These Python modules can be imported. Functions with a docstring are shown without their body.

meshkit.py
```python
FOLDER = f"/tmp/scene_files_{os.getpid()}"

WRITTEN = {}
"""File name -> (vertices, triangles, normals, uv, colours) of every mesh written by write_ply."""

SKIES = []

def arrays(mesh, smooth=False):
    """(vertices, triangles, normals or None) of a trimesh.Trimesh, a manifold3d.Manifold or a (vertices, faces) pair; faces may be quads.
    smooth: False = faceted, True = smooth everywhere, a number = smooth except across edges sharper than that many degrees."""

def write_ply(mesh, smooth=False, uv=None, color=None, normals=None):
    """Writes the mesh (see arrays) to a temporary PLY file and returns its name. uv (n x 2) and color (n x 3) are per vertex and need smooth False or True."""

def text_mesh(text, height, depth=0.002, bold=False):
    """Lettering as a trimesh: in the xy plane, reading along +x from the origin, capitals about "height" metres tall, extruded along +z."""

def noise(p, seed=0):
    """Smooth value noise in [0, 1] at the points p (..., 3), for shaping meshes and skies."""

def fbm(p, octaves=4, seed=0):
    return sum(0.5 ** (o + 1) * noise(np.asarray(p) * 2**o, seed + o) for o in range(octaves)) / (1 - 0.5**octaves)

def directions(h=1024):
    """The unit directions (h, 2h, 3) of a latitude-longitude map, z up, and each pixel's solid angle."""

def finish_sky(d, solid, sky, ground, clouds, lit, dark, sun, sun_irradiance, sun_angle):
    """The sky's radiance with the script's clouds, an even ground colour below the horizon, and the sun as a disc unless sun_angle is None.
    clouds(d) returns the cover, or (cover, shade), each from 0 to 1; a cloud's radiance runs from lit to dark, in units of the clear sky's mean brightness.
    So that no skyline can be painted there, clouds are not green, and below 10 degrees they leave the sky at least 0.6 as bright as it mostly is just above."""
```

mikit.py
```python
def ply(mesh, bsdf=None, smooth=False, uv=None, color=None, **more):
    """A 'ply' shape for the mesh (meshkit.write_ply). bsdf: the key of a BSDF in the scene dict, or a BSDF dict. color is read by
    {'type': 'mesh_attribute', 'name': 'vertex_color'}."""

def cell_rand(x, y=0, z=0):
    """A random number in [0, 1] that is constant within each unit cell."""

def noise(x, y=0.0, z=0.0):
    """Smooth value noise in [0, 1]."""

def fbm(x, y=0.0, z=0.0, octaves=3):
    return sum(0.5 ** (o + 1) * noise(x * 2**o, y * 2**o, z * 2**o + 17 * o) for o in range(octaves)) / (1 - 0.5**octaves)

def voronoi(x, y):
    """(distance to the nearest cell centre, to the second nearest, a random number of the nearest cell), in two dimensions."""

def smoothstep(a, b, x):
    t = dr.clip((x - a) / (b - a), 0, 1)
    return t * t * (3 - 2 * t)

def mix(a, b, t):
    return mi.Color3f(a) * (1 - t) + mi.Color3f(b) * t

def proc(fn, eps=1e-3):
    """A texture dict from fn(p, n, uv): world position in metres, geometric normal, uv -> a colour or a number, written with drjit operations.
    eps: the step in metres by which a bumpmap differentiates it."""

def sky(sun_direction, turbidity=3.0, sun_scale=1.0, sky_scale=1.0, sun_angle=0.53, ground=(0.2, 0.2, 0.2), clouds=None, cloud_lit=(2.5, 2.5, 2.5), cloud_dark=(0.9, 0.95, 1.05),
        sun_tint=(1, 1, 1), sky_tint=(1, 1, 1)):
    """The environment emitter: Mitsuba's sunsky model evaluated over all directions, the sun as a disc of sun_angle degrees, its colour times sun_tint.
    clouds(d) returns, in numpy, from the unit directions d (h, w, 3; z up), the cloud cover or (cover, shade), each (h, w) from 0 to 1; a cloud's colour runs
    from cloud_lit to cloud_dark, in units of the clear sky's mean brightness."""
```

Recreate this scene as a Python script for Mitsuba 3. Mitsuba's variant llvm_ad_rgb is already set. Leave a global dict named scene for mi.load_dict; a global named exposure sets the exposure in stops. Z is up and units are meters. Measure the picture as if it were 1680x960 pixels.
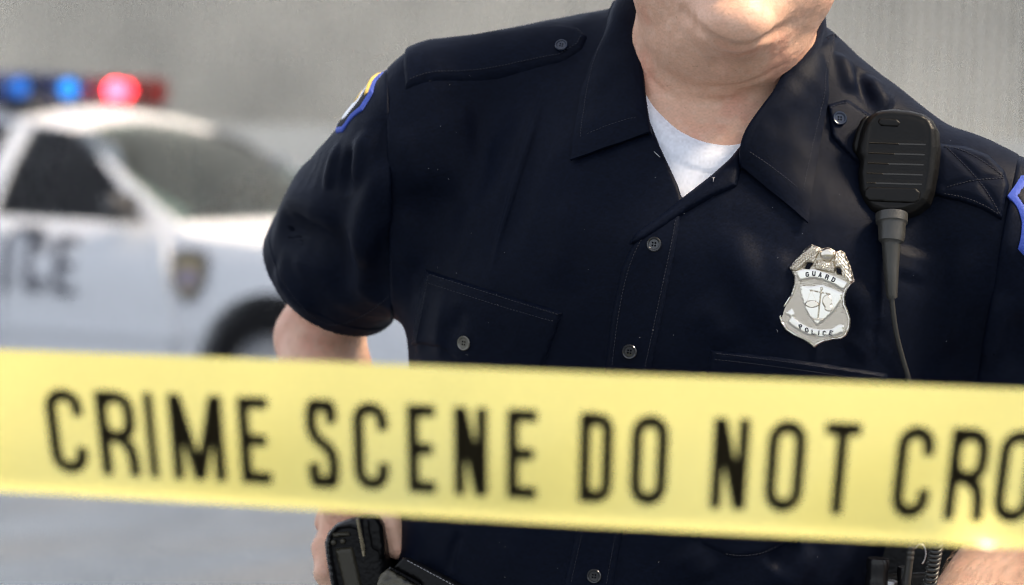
import math, random
from concurrent.futures import ThreadPoolExecutor
import numpy as np, trimesh, manifold3d, shapely
import shapely.geometry as sg
from shapely import affinity
from scipy.spatial import cKDTree, Delaunay
import drjit as dr, mitsuba as mi, mikit, meshkit
from mikit import noise, fbm, smoothstep, mix, proc

T = mi.ScalarTransform4f
scene, labels = {}, {}
random.seed(4); RNG = np.random.default_rng(11)

# ---------------------------------------------------------------- camera, light, exposure
W, H, FOC = 1680.0, 960.0, 3950.0
EYE = np.array([0.0, 0.0, 1.45])
PITCH, ROLL = math.atan(280 / FOC), math.radians(1.0)
FWD = np.array([0, math.cos(PITCH), -math.sin(PITCH)])
R0 = np.array([1.0, 0, 0]); U0 = np.cross(R0, FWD)
UPC = U0 * math.cos(ROLL) - R0 * math.sin(ROLL)
RIGHT = np.cross(FWD, UPC)
scene['camera'] = {'type': 'thinlens', 'fov': math.degrees(2 * math.atan(840 / FOC)), 'fov_axis': 'x',
                   'aperture_radius': 0.0102, 'focus_distance': 1.93, 'near_clip': 0.05, 'far_clip': 400.0,
                   'to_world': T().look_at(origin=EYE.tolist(), target=(EYE + FWD).tolist(), up=UPC.tolist())}
SUN = np.array([0.62, -0.10, 0.77])
scene['sky'] = mikit.sky(SUN.tolist(), turbidity=3, sun_scale=0.27, sun_angle=14, clouds=lambda d: 0.8, sky_scale=0.8, cloud_lit=(0.88, 0.89, 0.93), cloud_dark=(0.82, 0.83, 0.86), sun_tint=(1.01, 0.99, 0.96), sky_tint=(1.15, 1.0, 0.86))
exposure = 4.2

# ---------------------------------------------------------------- helpers
def ray(px, py):
    d = FWD + RIGHT * ((np.asarray(px, float)[..., None] - 840) / FOC) - UPC * ((np.asarray(py, float)[..., None] - 480) / FOC)
    return d
def P(px, py, y):
    d = ray(px, py); return EYE + d * (np.asarray(y, float) / d[..., 1])[..., None]
def nrm(v): v = np.asarray(v, float); return v / np.maximum(np.linalg.norm(v, axis=-1, keepdims=True), 1e-12)
def tag(key, label=None, cat=None, group=None, kind=None):
    labels[key] = {k: v for k, v in (('label', label), ('category', cat), ('group', group), ('kind', kind)) if v}
def fresh(key):
    if key not in scene and not any(k.startswith(key + '__') for k in scene): return key
    i = 1
    while f'{key}_{i:03d}' in scene or any(k.startswith(f'{key}_{i:03d}__') for k in scene): i += 1
    return f'{key}_{i:03d}'
def put(key, mesh, bsdf, smooth=False, normals=None, **more):
    key = fresh(key)
    if not len(mesh.faces): print('EMPTY', key); return key
    if normals is not None:
        path = meshkit.write_ply(mesh, normals=normals)
        scene[key] = {'type': 'ply', 'filename': path, 'face_normals': False, 'bsdf': {'type': 'ref', 'id': bsdf}, **more}
    else:
        scene[key] = mikit.ply(mesh, bsdf, smooth=smooth, **more)
    return key
def cat(ms): return trimesh.util.concatenate(ms)
def man(m): return trimesh.Trimesh(m.to_mesh().vert_properties[:, :3], m.to_mesh().tri_verts, process=False)
def box(x0, x1, y0, y1, z0, z1): return manifold3d.Manifold.cube([x1 - x0, y1 - y0, z1 - z0]).translate([x0, y0, z0])
def prism(pts, h0, h1):
    """Outline in the xy plane, extruded along z from h0 to h1."""
    pts = np.asarray(pts, float)
    if sg.Polygon(pts).exterior.is_ccw is False: pts = pts[::-1]
    return manifold3d.CrossSection([pts]).extrude(h1 - h0).translate([0, 0, h0])
def frame(o, u, v, n):
    m = np.eye(4); m[:3, 0], m[:3, 1], m[:3, 2], m[:3, 3] = u, v, n, o; return m
def basis(n, up=(0, 0, 1)):
    n = nrm(n); u = nrm(np.cross(up, n)); return u, np.cross(n, u), n
def moved(mesh, m):
    mesh = mesh.copy(); mesh.apply_transform(m); return mesh
def rbox(sx, sy, sz, r, seg=12):
    """A rounded box centred on the origin."""
    s = manifold3d.Manifold.sphere(r, seg)
    return manifold3d.Manifold.batch_hull([s.translate([a * (sx / 2 - r), b * (sy / 2 - r), c * (sz / 2 - r)]) for a in (-1, 1) for b in (-1, 1) for c in (-1, 1)])
def lathe(prof, n=32): return trimesh.creation.revolve(np.asarray(prof, float), sections=n)
def spline(pts, n):
    from scipy.interpolate import CubicSpline
    pts = np.asarray(pts, float)
    t = np.r_[0, np.cumsum(np.linalg.norm(np.diff(pts, axis=0), axis=1) ** 0.5)]
    return CubicSpline(t, pts)(np.linspace(0, t[-1], n))
def dense(pts, step):
    pts = np.asarray(pts, float); out = []
    for a, b in zip(pts[:-1], pts[1:]):
        k = max(1, int(math.ceil(np.linalg.norm(b - a) / step)))
        out.append(a + (b - a) * (np.arange(k) / k)[:, None])
    return np.vstack(out + [pts[-1:]])
def tube(pts, rad, n=12):
    """A closed tube along a polyline, parallel-transported."""
    p = np.asarray(pts, float); rad = np.broadcast_to(rad, (len(p),)); t = nrm(np.gradient(p, axis=0))
    a = nrm(np.cross(t[0], [0.3, 0.2, 0.93])); A = [a]
    for k in range(1, len(p)): a = nrm(A[-1] - t[k] * np.dot(A[-1], t[k])); A.append(a)
    A = np.array(A); B = np.cross(t, A); an = np.arange(n) * 2 * np.pi / n
    v = (p[:, None] + rad[:, None, None] * (np.cos(an)[None, :, None] * A[:, None] + np.sin(an)[None, :, None] * B[:, None])).reshape(-1, 3)
    i, j = np.meshgrid(np.arange(len(p) - 1), np.arange(n), indexing='ij'); j2 = (j + 1) % n
    f = np.stack([i * n + j, i * n + j2, (i + 1) * n + j2, (i + 1) * n + j], -1).reshape(-1, 4)
    f = np.vstack([f[:, [0, 1, 2]], f[:, [0, 2, 3]]])
    c0, c1 = len(v), len(v) + 1; k = np.arange(n); k2 = (k + 1) % n; e = (len(p) - 1) * n
    f = np.vstack([f, np.stack([k2, k, k * 0 + c0], 1), np.stack([e + k, e + k2, k * 0 + c1], 1)])
    return trimesh.Trimesh(np.vstack([v, p[:1], p[-1:]]), f, process=False)

# ---- signed distance helpers
def smin(a, b, k): h = np.maximum(k - np.abs(a - b), 0) / k; return np.minimum(a, b) - h * h * k * 0.25
def smax(a, b, k): return -smin(-a, -b, k)
def rcone(p, a, b, ra, rb):
    ba = b - a; h = np.clip(((p - a) @ ba) / (ba @ ba), 0, 1)
    return np.linalg.norm(p - a - h[:, None] * ba, axis=1) - (ra + (rb - ra) * h)
def ball(p, c, r): return np.linalg.norm(p - c, axis=1) - r
def ellipsoid(p, c, r, M=None):
    q = p - c
    if M is not None: q = q @ np.asarray(M).T
    r = np.asarray(r, float); k0 = np.linalg.norm(q / r, axis=1); k1 = np.linalg.norm(q / (r * r), axis=1)
    return k0 * (k0 - 1) / np.maximum(k1, 1e-9)
POOL = ThreadPoolExecutor(4)
def par(f, p):
    """f over many points, in threads and in pieces that fit the cache."""
    if len(p) < 6000: return f(p)
    return np.concatenate(list(POOL.map(f, np.array_split(p, max(4, len(p) // 12000)))))
TET = np.array([[1, -1, -1], [-1, -1, 1], [-1, 1, -1], [1, 1, 1.0]])
def grad(f, p, e=4e-4):
    return sum(par(f, p + e * k)[:, None] * k for k in TET) / (4 * e)
def within(p, lo, hi, f, far=0.3):
    """f only for the points inside a box; far elsewhere."""
    m = ((p > lo) & (p < hi)).all(1); out = np.full(len(p), far)
    if m.any(): out[m] = f(p[m])
    return out
def close(d, p, f, r):
    """d minus f(p), f being worked out only within r of the surface."""
    m = np.abs(d) < r
    if m.any(): d = d.copy(); d[m] -= f(p[m])
    return d
def sdf_mesh(f, lo, hi, h, B=4, newton=1, margin=1.7):
    """The zero surface of f as a mesh with exact normals: sparse blocks, surface nets, Newton projection."""
    lo, hi = np.asarray(lo, float), np.asarray(hi, float)
    nb = np.ceil((hi - lo) / (h * B)).astype(int); n = nb * B + 1
    cc = np.stack(np.meshgrid(*[np.arange(k) for k in nb], indexing='ij'), -1).reshape(-1, 3)
    fc = par(f, lo + (cc + 0.5) * B * h)
    F = np.repeat(np.repeat(np.repeat(np.sign(fc).reshape(nb).astype(np.float32), B, 0), B, 1), B, 2)
    F = np.pad(F, ((0, 1),) * 3, mode='edge')
    act = np.abs(fc).reshape(nb) < margin * B * h * 0.87
    M = np.repeat(np.repeat(np.repeat(act, B, 0), B, 1), B, 2); M = np.pad(M, ((0, 1),) * 3, mode='edge')
    for ax in range(3):
        sl, sl2 = [slice(None)] * 3, [slice(None)] * 3; sl[ax], sl2[ax] = slice(1, None), slice(0, -1); M[tuple(sl)] |= M[tuple(sl2)]
    ii = np.argwhere(M); F[M] = par(f, lo + ii * h)
    S = F < 0
    tot = sum(S[i:n[0] - 1 + i, j:n[1] - 1 + j, k:n[2] - 1 + k].astype(np.int8) for i in (0, 1) for j in (0, 1) for k in (0, 1))
    cells = np.argwhere((tot > 0) & (tot < 8))
    idx = np.full(tot.shape, -1, np.int32); idx[cells[:, 0], cells[:, 1], cells[:, 2]] = np.arange(len(cells))
    acc, cnt = np.zeros((len(cells), 3)), np.zeros(len(cells))
    cor = [np.array([i, j, k]) for i in (0, 1) for j in (0, 1) for k in (0, 1)]
    for a in cor:
        for ax in range(3):
            if a[ax]: continue
            b = a.copy(); b[ax] = 1
            va, vb = (F[tuple((cells + q).T)] for q in (a, b))
            m = (va < 0) != (vb < 0); t = np.where(m, va / np.where(m, va - vb, 1), 0)
            pt = a + t[:, None] * (b - a); acc[m] += pt[m]; cnt[m] += 1
    v = lo + (cells + acc / cnt[:, None]) * h
    faces = []
    for ax in range(3):
        sl = [slice(None)] * 3; sl2 = [slice(None)] * 3; sl[ax] = slice(0, -1); sl2[ax] = slice(1, None)
        A, Bq = S[tuple(sl)], S[tuple(sl2)]
        e = np.argwhere(A != Bq); u, w = [k for k in range(3) if k != ax]
        e = e[(e[:, u] > 0) & (e[:, w] > 0) & (e[:, u] < n[u] - 1) & (e[:, w] < n[w] - 1)]
        q = []
        for du, dw in ((1, 1), (0, 1), (0, 0), (1, 0)):
            g = e.copy(); g[:, u] -= du; g[:, w] -= dw; q.append(idx[tuple(g.T)])
        q = np.stack(q, 1); fl = A[tuple(e.T)] ^ (ax == 1); q[~fl] = q[~fl][:, ::-1]
        faces.append(q[(q >= 0).all(1)])
    q = np.vstack(faces); fa = np.vstack([q[:, [0, 1, 2]], q[:, [0, 2, 3]]])
    for _ in range(newton):
        g = grad(f, v); d = par(f, v); step = g * (d / np.maximum((g * g).sum(1), 0.2))[:, None]
        ln = np.linalg.norm(step, axis=1, keepdims=True); v = v - step * np.minimum(1, 0.7 * h / np.maximum(ln, 1e-9))
    return trimesh.Trimesh(v, fa, process=False), nrm(grad(f, v))
def trace(f, o, d, h=0.0, n=60):
    """First hit of the rays o + t d with f = h."""
    d = nrm(d); o = np.broadcast_to(o, d.shape); t = np.zeros(len(d)); h = np.broadcast_to(h, (len(d),)); live = np.arange(len(d))
    for _ in range(n):
        st = 0.8 * (par(f, o[live] + d[live] * t[live, None]) - h[live]); t[live] += st
        live = live[np.abs(st) > 3e-5]
        if not len(live): break
    return o + d * t[:, None], t
def tri2d(poly, step):
    """Points (boundary first), triangles, distance to the edge for a shapely polygon."""
    b = []
    for r in [poly.exterior, *poly.interiors]:
        k = max(8, int(r.length / step)); b.append(np.array([r.interpolate(i / k, normalized=True).coords[0] for i in range(k)]))
    bd = np.vstack(b); x0, y0, x1, y1 = poly.bounds
    gx, gy = np.meshgrid(np.arange(x0, x1, step), np.arange(y0, y1, step * 0.866)); gx = gx + (np.arange(len(gx)) % 2)[:, None] * step / 2
    g = np.c_[gx.ravel(), gy.ravel()]
    g = g[shapely.contains_xy(poly.buffer(-0.45 * step), g[:, 0], g[:, 1])]
    pts = np.vstack([bd, g]); tr = Delaunay(pts).simplices
    c = pts[tr].mean(1); tr = tr[shapely.contains_xy(poly, c[:, 0], c[:, 1])]
    a, bb, cc = (pts[tr[:, k]] for k in range(3)); ar = (bb[:, 0] - a[:, 0]) * (cc[:, 1] - a[:, 1]) - (bb[:, 1] - a[:, 1]) * (cc[:, 0] - a[:, 0])
    tr = tr[np.abs(ar) > 1e-12 * step * step]; ar = ar[np.abs(ar) > 1e-12 * step * step]; tr[ar < 0] = tr[ar < 0][:, ::-1]
    dist = shapely.distance(shapely.points(pts), poly.boundary)
    dist[:len(bd)] = 0
    return pts, tr, dist, len(bd)
def relief(poly, step, height, base=0.0):
    """A closed plate over a 2-D outline: top at height(dist, pts), bottom at base. Local xy plane, z up."""
    pts, tr, dist, _ = tri2d(poly, step)
    z = height(dist, pts); n = len(pts)
    top = np.c_[pts, z]; bot = np.c_[pts, np.full(n, base)]
    e = np.sort(np.vstack([tr[:, [0, 1]], tr[:, [1, 2]], tr[:, [2, 0]]]), 1); d = np.vstack([tr[:, [0, 1]], tr[:, [1, 2]], tr[:, [2, 0]]])
    _, i, k = np.unique(e, axis=0, return_index=True, return_counts=True); be = d[i[k == 1]]
    side = np.vstack([np.c_[be[:, 1], be[:, 0], be[:, 0] + n], np.c_[be[:, 1], be[:, 0] + n, be[:, 1] + n]])
    return trimesh.Trimesh(np.vstack([top, bot]), np.vstack([tr, tr[:, ::-1] + n, side]), process=False)
def rnd(dist, r, h): t = np.clip(dist / r, 0, 1); return h * np.sqrt(np.maximum(1 - (1 - t) ** 2, 0))
def drape(f, poly, step, height, rays):
    """A cloth piece lying on the surface f = 0: the outline is laid along rays(pts) -> (origins, directions), raised by height(dist, pts)."""
    pts, tr, dist, nb = tri2d(poly, step)
    o, d = rays(pts); h = height(dist, pts)
    v, _ = trace(f, o, d, h)
    e = np.sort(np.vstack([tr[:, [0, 1]], tr[:, [1, 2]], tr[:, [2, 0]]]), 1); dd = np.vstack([tr[:, [0, 1]], tr[:, [1, 2]], tr[:, [2, 0]]])
    _, i, k = np.unique(e, axis=0, return_index=True, return_counts=True); be = dd[i[k == 1]]
    g = nrm(grad(f, v)); n = len(v); low = v - g * (h + 0.0015)[:, None]
    side = np.vstack([np.c_[be[:, 1], be[:, 0], be[:, 0] + n], np.c_[be[:, 1], be[:, 0] + n, be[:, 1] + n]])
    return trimesh.Trimesh(np.vstack([v, low]), np.vstack([tr, side]), process=False)
WARM = []
def camrays(pts):
    d = nrm(ray(pts[:, 0], pts[:, 1])); t = 1.45 if not WARM else WARM[0](np.clip(pts, WARM[1], WARM[2])[:, ::-1])[:, None] - 0.012
    return EYE + d * t, d
def warm(f, x0, x1, y0, y1, k):
    """Remembers how far the surface lies along each ray, so that pieces laid on it later start near it."""
    from scipy.interpolate import RegularGridInterpolator
    gx, gy = np.arange(x0, x1 + k, k), np.arange(y0, y1 + k, k); X, Y = np.meshgrid(gx, gy)
    o, d = camrays(np.c_[X.ravel(), Y.ravel()]); _, t = trace(f, o, d, 0.0, 25); t = np.clip(t + 1.45, 1.6, 2.5).reshape(X.shape)
    from scipy.ndimage import minimum_filter
    WARM[:] = [RegularGridInterpolator((gy, gx), minimum_filter(t, 3)), (x0, y0), (x1, y1)]
# ---------------------------------------------------------------- materials
def rgb(c): return {'type': 'rgb', 'value': [float(x) for x in c]}
def pr(col, rough=0.6, spec=0.5, bump=None, **k):
    b = {'type': 'principled', 'base_color': col if isinstance(col, dict) else rgb(col), 'roughness': rough, 'specular': spec, **k}
    if bump: b = {'type': 'bumpmap', 'tex': bump[0], 'scale': bump[1], 'b': b}
    return {'type': 'twosided', 'b': b}
def cloth_tone(p, n, uv):
    w = noise(p.x * 900, p.y * 900, p.z * 900) * 0.6 + noise(p.x * 420, p.y * 420, p.z * 420) * 0.4
    return mi.Color3f(0.0027, 0.0044, 0.0108) * (0.55 + 0.9 * w) * (0.8 + 0.4 * fbm(p.x * 14, p.y * 14, p.z * 14))
scene['navy_cloth'] = pr(proc(cloth_tone), 0.52, 0.05, sheen=0.07, sheen_tint=1.0, bump=(proc(lambda p, n, uv: noise(p.x * 720, p.y * 720, p.z * 720) * 0.7 + 0.3 * noise(p.x * 1400, p.y * 1400, p.z * 1400), 3e-4), 0.00010))
scene['white_cotton'] = pr(proc(lambda p, n, uv: mi.Color3f(0.66, 0.68, 0.74) * (0.9 + 0.2 * noise(p.x * 600, p.y * 600, p.z * 250))), 0.85, 0.2)
def skin_tone(p, n, uv):
    a = fbm(p.x * 28, p.y * 28, p.z * 28, 3); b = fbm(p.x * 150 + 9, p.y * 150, p.z * 150, 2); c = noise(p.x * 700, p.y * 700, p.z * 700); f = noise(p.x * 330 + 5, p.y * 330, p.z * 330)
    col = mix((0.60, 0.36, 0.25), (0.585, 0.295, 0.205), smoothstep(0.42, 0.78, a)); col = mix(col, (0.64, 0.43, 0.32), 0.4 * smoothstep(0.45, 0.75, b))
    col = mix(col, (0.36, 0.19, 0.12), 0.4 * smoothstep(0.86, 0.97, f))
    return col * (0.90 + 0.2 * c)
scene['skin'] = pr(proc(skin_tone), 0.46, 0.42, bump=(proc(lambda p, n, uv: fbm(p.x * 900, p.y * 900, p.z * 900, 2), 4e-4), 0.00035))
scene['thread'] = pr((0.014, 0.016, 0.026), 0.6, 0.3)
scene['pale_thread'] = pr((0.25, 0.25, 0.26), 0.7, 0.3)
scene['horn_button'] = pr((0.006, 0.007, 0.009), 0.16, 0.6, clearcoat=0.4)
scene['pale_button'] = pr((0.07, 0.066, 0.05), 0.15, 0.7, clearcoat=0.5)
scene['navy_button'] = pr((0.004, 0.010, 0.028), 0.2, 0.5, clearcoat=0.3)
scene['patch_blue'] = pr((0.04, 0.075, 0.36), 0.6, 0.3)
scene['patch_black'] = pr((0.02, 0.02, 0.024), 0.8, 0.2)
scene['patch_white'] = pr((0.70, 0.70, 0.74), 0.8, 0.2)
scene['patch_gold'] = pr((0.62, 0.42, 0.10), 0.6, 0.3)
scene['fair_hair'] = pr((0.42, 0.28, 0.18), 0.45, 0.5)
scene['brown_hair'] = pr((0.08, 0.05, 0.03), 0.6, 0.4)
scene['eye_white'] = pr((0.7, 0.68, 0.66), 0.1, 0.5)
scene['iris_brown'] = pr((0.06, 0.03, 0.015), 0.1, 0.5)
def leather_bump(p, n, uv): return fbm(p.x * 350, p.y * 350, p.z * 350, 2)
scene['black_leather'] = pr(proc(lambda p, n, uv: mi.Color3f(0.004, 0.004, 0.0045) * (0.7 + 0.6 * fbm(p.x * 60, p.y * 60, p.z * 60))), 0.34, 0.14, bump=(proc(leather_bump, 5e-4), 0.0008))
scene['worn_leather'] = pr(proc(lambda p, n, uv: mix((0.006, 0.006, 0.006), (0.06, 0.053, 0.034), smoothstep(0.30, 0.62, fbm(p.x * 120, p.y * 120, p.z * 120)))), 0.45, 0.5, bump=(proc(leather_bump, 5e-4), 0.0012))
scene['black_plastic'] = pr(proc(lambda p, n, uv: mi.Color3f(0.0050, 0.0047, 0.0044) * (0.8 + 0.4 * noise(p.x * 1500, p.y * 1500, p.z * 1500))), 0.38, 0.18, bump=(proc(lambda p, n, uv: noise(p.x * 1600, p.y * 1600, p.z * 1600), 3e-4), 0.00012))
scene['lit_lip_plastic'] = pr((0.02, 0.018, 0.015), 0.4, 0.5)
scene['slot_shade'] = pr((0.004, 0.004, 0.004), 0.7, 0.3)
scene['olive_plastic'] = pr((0.024, 0.021, 0.013), 0.5, 0.4)
scene['grey_rubber'] = pr((0.030, 0.029, 0.026), 0.38, 0.5)
def silver(p, n, uv): return mix((0.80, 0.76, 0.68), (0.30, 0.25, 0.19), smoothstep(0.42, 0.80, fbm(p.x * 700, p.y * 700, p.z * 700)))
scene['badge_silver'] = pr((0.72, 0.66, 0.56), 0.20, 0.5, metallic=1.0)
scene['badge_bright'] = pr((0.76, 0.725, 0.65), 0.20, 0.5, metallic=1.0)
scene['badge_stipple'] = pr((0.62, 0.56, 0.46), 0.32, 0.5, metallic=1.0, bump=(proc(lambda p, n, uv: noise(p.x * 1500, p.y * 1500, p.z * 1500), 3e-4), 0.0007))
scene['enamel_black'] = pr((0.012, 0.011, 0.015), 0.25, 0.5)
scene['gloss_black'] = pr((0.005, 0.005, 0.006), 0.2, 0.3, clearcoat=0.3)
scene['tan_highlight'] = pr((0.20, 0.17, 0.11), 0.5, 0.4)
scene['steel'] = pr((0.6, 0.6, 0.62), 0.25, 0.5, metallic=1.0)
# ================================================================ THE SETTING: ground, ribbed wall
def ground_tone(p, n, uv):
    a = fbm(p.x * 0.9 + 3, p.y * 0.28, 0.0, 4); b = fbm(p.x * 7, p.y * 7, 3.0, 3); c = noise(p.x * 160, p.y * 160)
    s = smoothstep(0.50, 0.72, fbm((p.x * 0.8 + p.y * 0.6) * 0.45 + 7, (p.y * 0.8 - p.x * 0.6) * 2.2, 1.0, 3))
    col = mix((0.066, 0.083, 0.108), (0.108, 0.13, 0.162), a); col = mix(col, (0.10, 0.098, 0.095), 0.65 * s)  # brown streaks: soft streak shadows painted into the ground colour
    return col * (0.86 + 0.28 * b) * (0.9 + 0.2 * c)
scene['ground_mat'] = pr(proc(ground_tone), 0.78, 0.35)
scene['ground'] = mikit.ply((np.array([[-150, -60, 0], [150, -60, 0], [150, 240, 0], [-150, 240, 0.0]]), np.array([[0, 1, 2, 3]])), 'ground_mat'); tag('ground', 'pale grey concrete yard with faint brown streak shadows painted in its colour', 'ground', kind='structure')
def wall_tone(p, n, uv):
    return mi.Color3f(0.68, 0.63, 0.535) * (0.55 + 0.8 * fbm(p.x * 0.6, p.y * 0.6, p.z * 0.9, 4)) * (0.92 + 0.16 * fbm(p.x * 9, p.y * 9, p.z * 1.2, 2))
scene['ribbed_metal'] = pr(proc(wall_tone), 0.55, 0.4)
scene['base_concrete'] = pr(proc(lambda p, n, uv: mi.Color3f(0.64, 0.60, 0.52) * (0.8 + 0.4 * fbm(p.x * 2, p.y * 2, p.z * 2, 4))), 0.85, 0.3)
WA, WB = np.array([-4.04, 19.0]), np.array([2.55, 12.0]); wd = (WB - WA) / np.linalg.norm(WB - WA); wn = np.array([-wd[1], wd[0]]); wn = wn if wn[1] < 0 else -wn
def on_wall(s, out, z): q = WA + wd * s; return np.array([q[0] + wn[0] * out, q[1] + wn[1] * out, z])
MW = frame(np.r_[WA, 0], np.r_[wd, 0], np.r_[-wn, 0], (0, 0, 1))
base = man(box(-9, 26, -0.01, 0.30, 0, 1.40))
put('building_wall__base', moved(base, MW), 'base_concrete'); tag('building_wall', 'grey ribbed metal wall with a smooth pale concrete base behind the car', 'wall')
PER = 0.075
for k in range(28):                                            # ribbed sheets, 1.152 m (16 ribs) wide
    x0 = -8.0 + k * 16 * PER; xs = []
    for r in range(16): b = x0 + r * PER; xs += [(b, 0), (b + 0.034, 0), (b + 0.036, -0.032), (b + 0.073, -0.032)]
    xs += [(x0 + 16 * PER - 0.003, 0)]; xs = np.array(xs); n = len(xs)
    v = np.vstack([np.c_[xs[:, 0], 0.012 - xs[:, 1] - 0.003 * (k % 2), np.full(n, z)] for z in (1.40, 5.2)]); i = np.arange(n - 1)
    put('building_wall__panel', moved(trimesh.Trimesh(v, np.vstack([np.c_[i, i + 1, i + 1 + n], np.c_[i, i + 1 + n, i + n]]), process=False), MW), 'ribbed_metal')
put('building_wall__structure', moved(man(box(-9, 26, 0.12, 0.3, 1.40, 5.18)), MW), 'base_concrete')
put('building_wall__coping', moved(man(box(-9, 26, -0.08, 0.36, 5.2, 5.35)), MW), 'ribbed_metal')

# ================================================================ THE PATROL CAR (x forward, y to its left, z up; origin on the ground under the right front wheel's hub line)
scene['car_white'] = {'type': 'principled', 'base_color': rgb((0.54, 0.55, 0.575)), 'roughness': 0.35, 'specular': 0.5, 'clearcoat': 1.0, 'clearcoat_gloss': 0.95}
scene['car_white'] = {'type': 'twosided', 'b': scene['car_white']}
scene['car_glass'] = {'type': 'thindielectric', 'int_ior': 1.52, 'specular_transmittance': rgb((0.62, 0.70, 0.68))}
scene['side_glass'] = {'type': 'thindielectric', 'int_ior': 1.22, 'specular_transmittance': rgb((0.03, 0.11, 0.19))}
scene['car_dark'] = pr((0.02, 0.02, 0.022), 0.6, 0.4)
scene['car_seat'] = pr((0.045, 0.048, 0.055), 0.8, 0.3)
scene['car_trim'] = pr((0.03, 0.03, 0.032), 0.4, 0.5)
scene['car_letter'] = pr((0.055, 0.055, 0.075), 0.5, 0.4)
scene['car_gold'] = pr((0.26, 0.21, 0.11), 0.5, 0.4)
scene['car_mauve'] = pr((0.22, 0.19, 0.30), 0.5, 0.4)
scene['tyre_rubber'] = pr((0.009, 0.009, 0.010), 0.8, 0.12)
scene['lens_blue'] = {'type': 'thindielectric', 'int_ior': 1.4, 'specular_transmittance': rgb((0.002, 0.16, 0.55))}
scene['lens_red'] = {'type': 'thindielectric', 'int_ior': 1.4, 'specular_transmittance': rgb((0.85, 0.02, 0.035))}
scene['lens_clear'] = {'type': 'thindielectric', 'int_ior': 1.4, 'specular_transmittance': rgb((0.86, 0.9, 0.9))}
YAW = math.radians(26); cf = np.array([math.cos(YAW), -math.sin(YAW), 0]); cl = np.array([math.sin(YAW), math.cos(YAW), 0])
HUB = P(462, 628, 10.15)
MC = frame(np.r_[HUB[:2], 0] + cl * 0.86, cf, cl, (0, 0, 1))          # car origin: middle of the front axle
def car(key, m, bsdf, smooth=35): return put(key, moved(man(m) if not isinstance(m, trimesh.Trimesh) else m, MC), bsdf, smooth)
def cy(x, z, r, y0, y1, n=48): return manifold3d.Manifold.cylinder(y1 - y0, r, r, n).rotate([90, 0, 0]).translate([x, y1, z])
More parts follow.
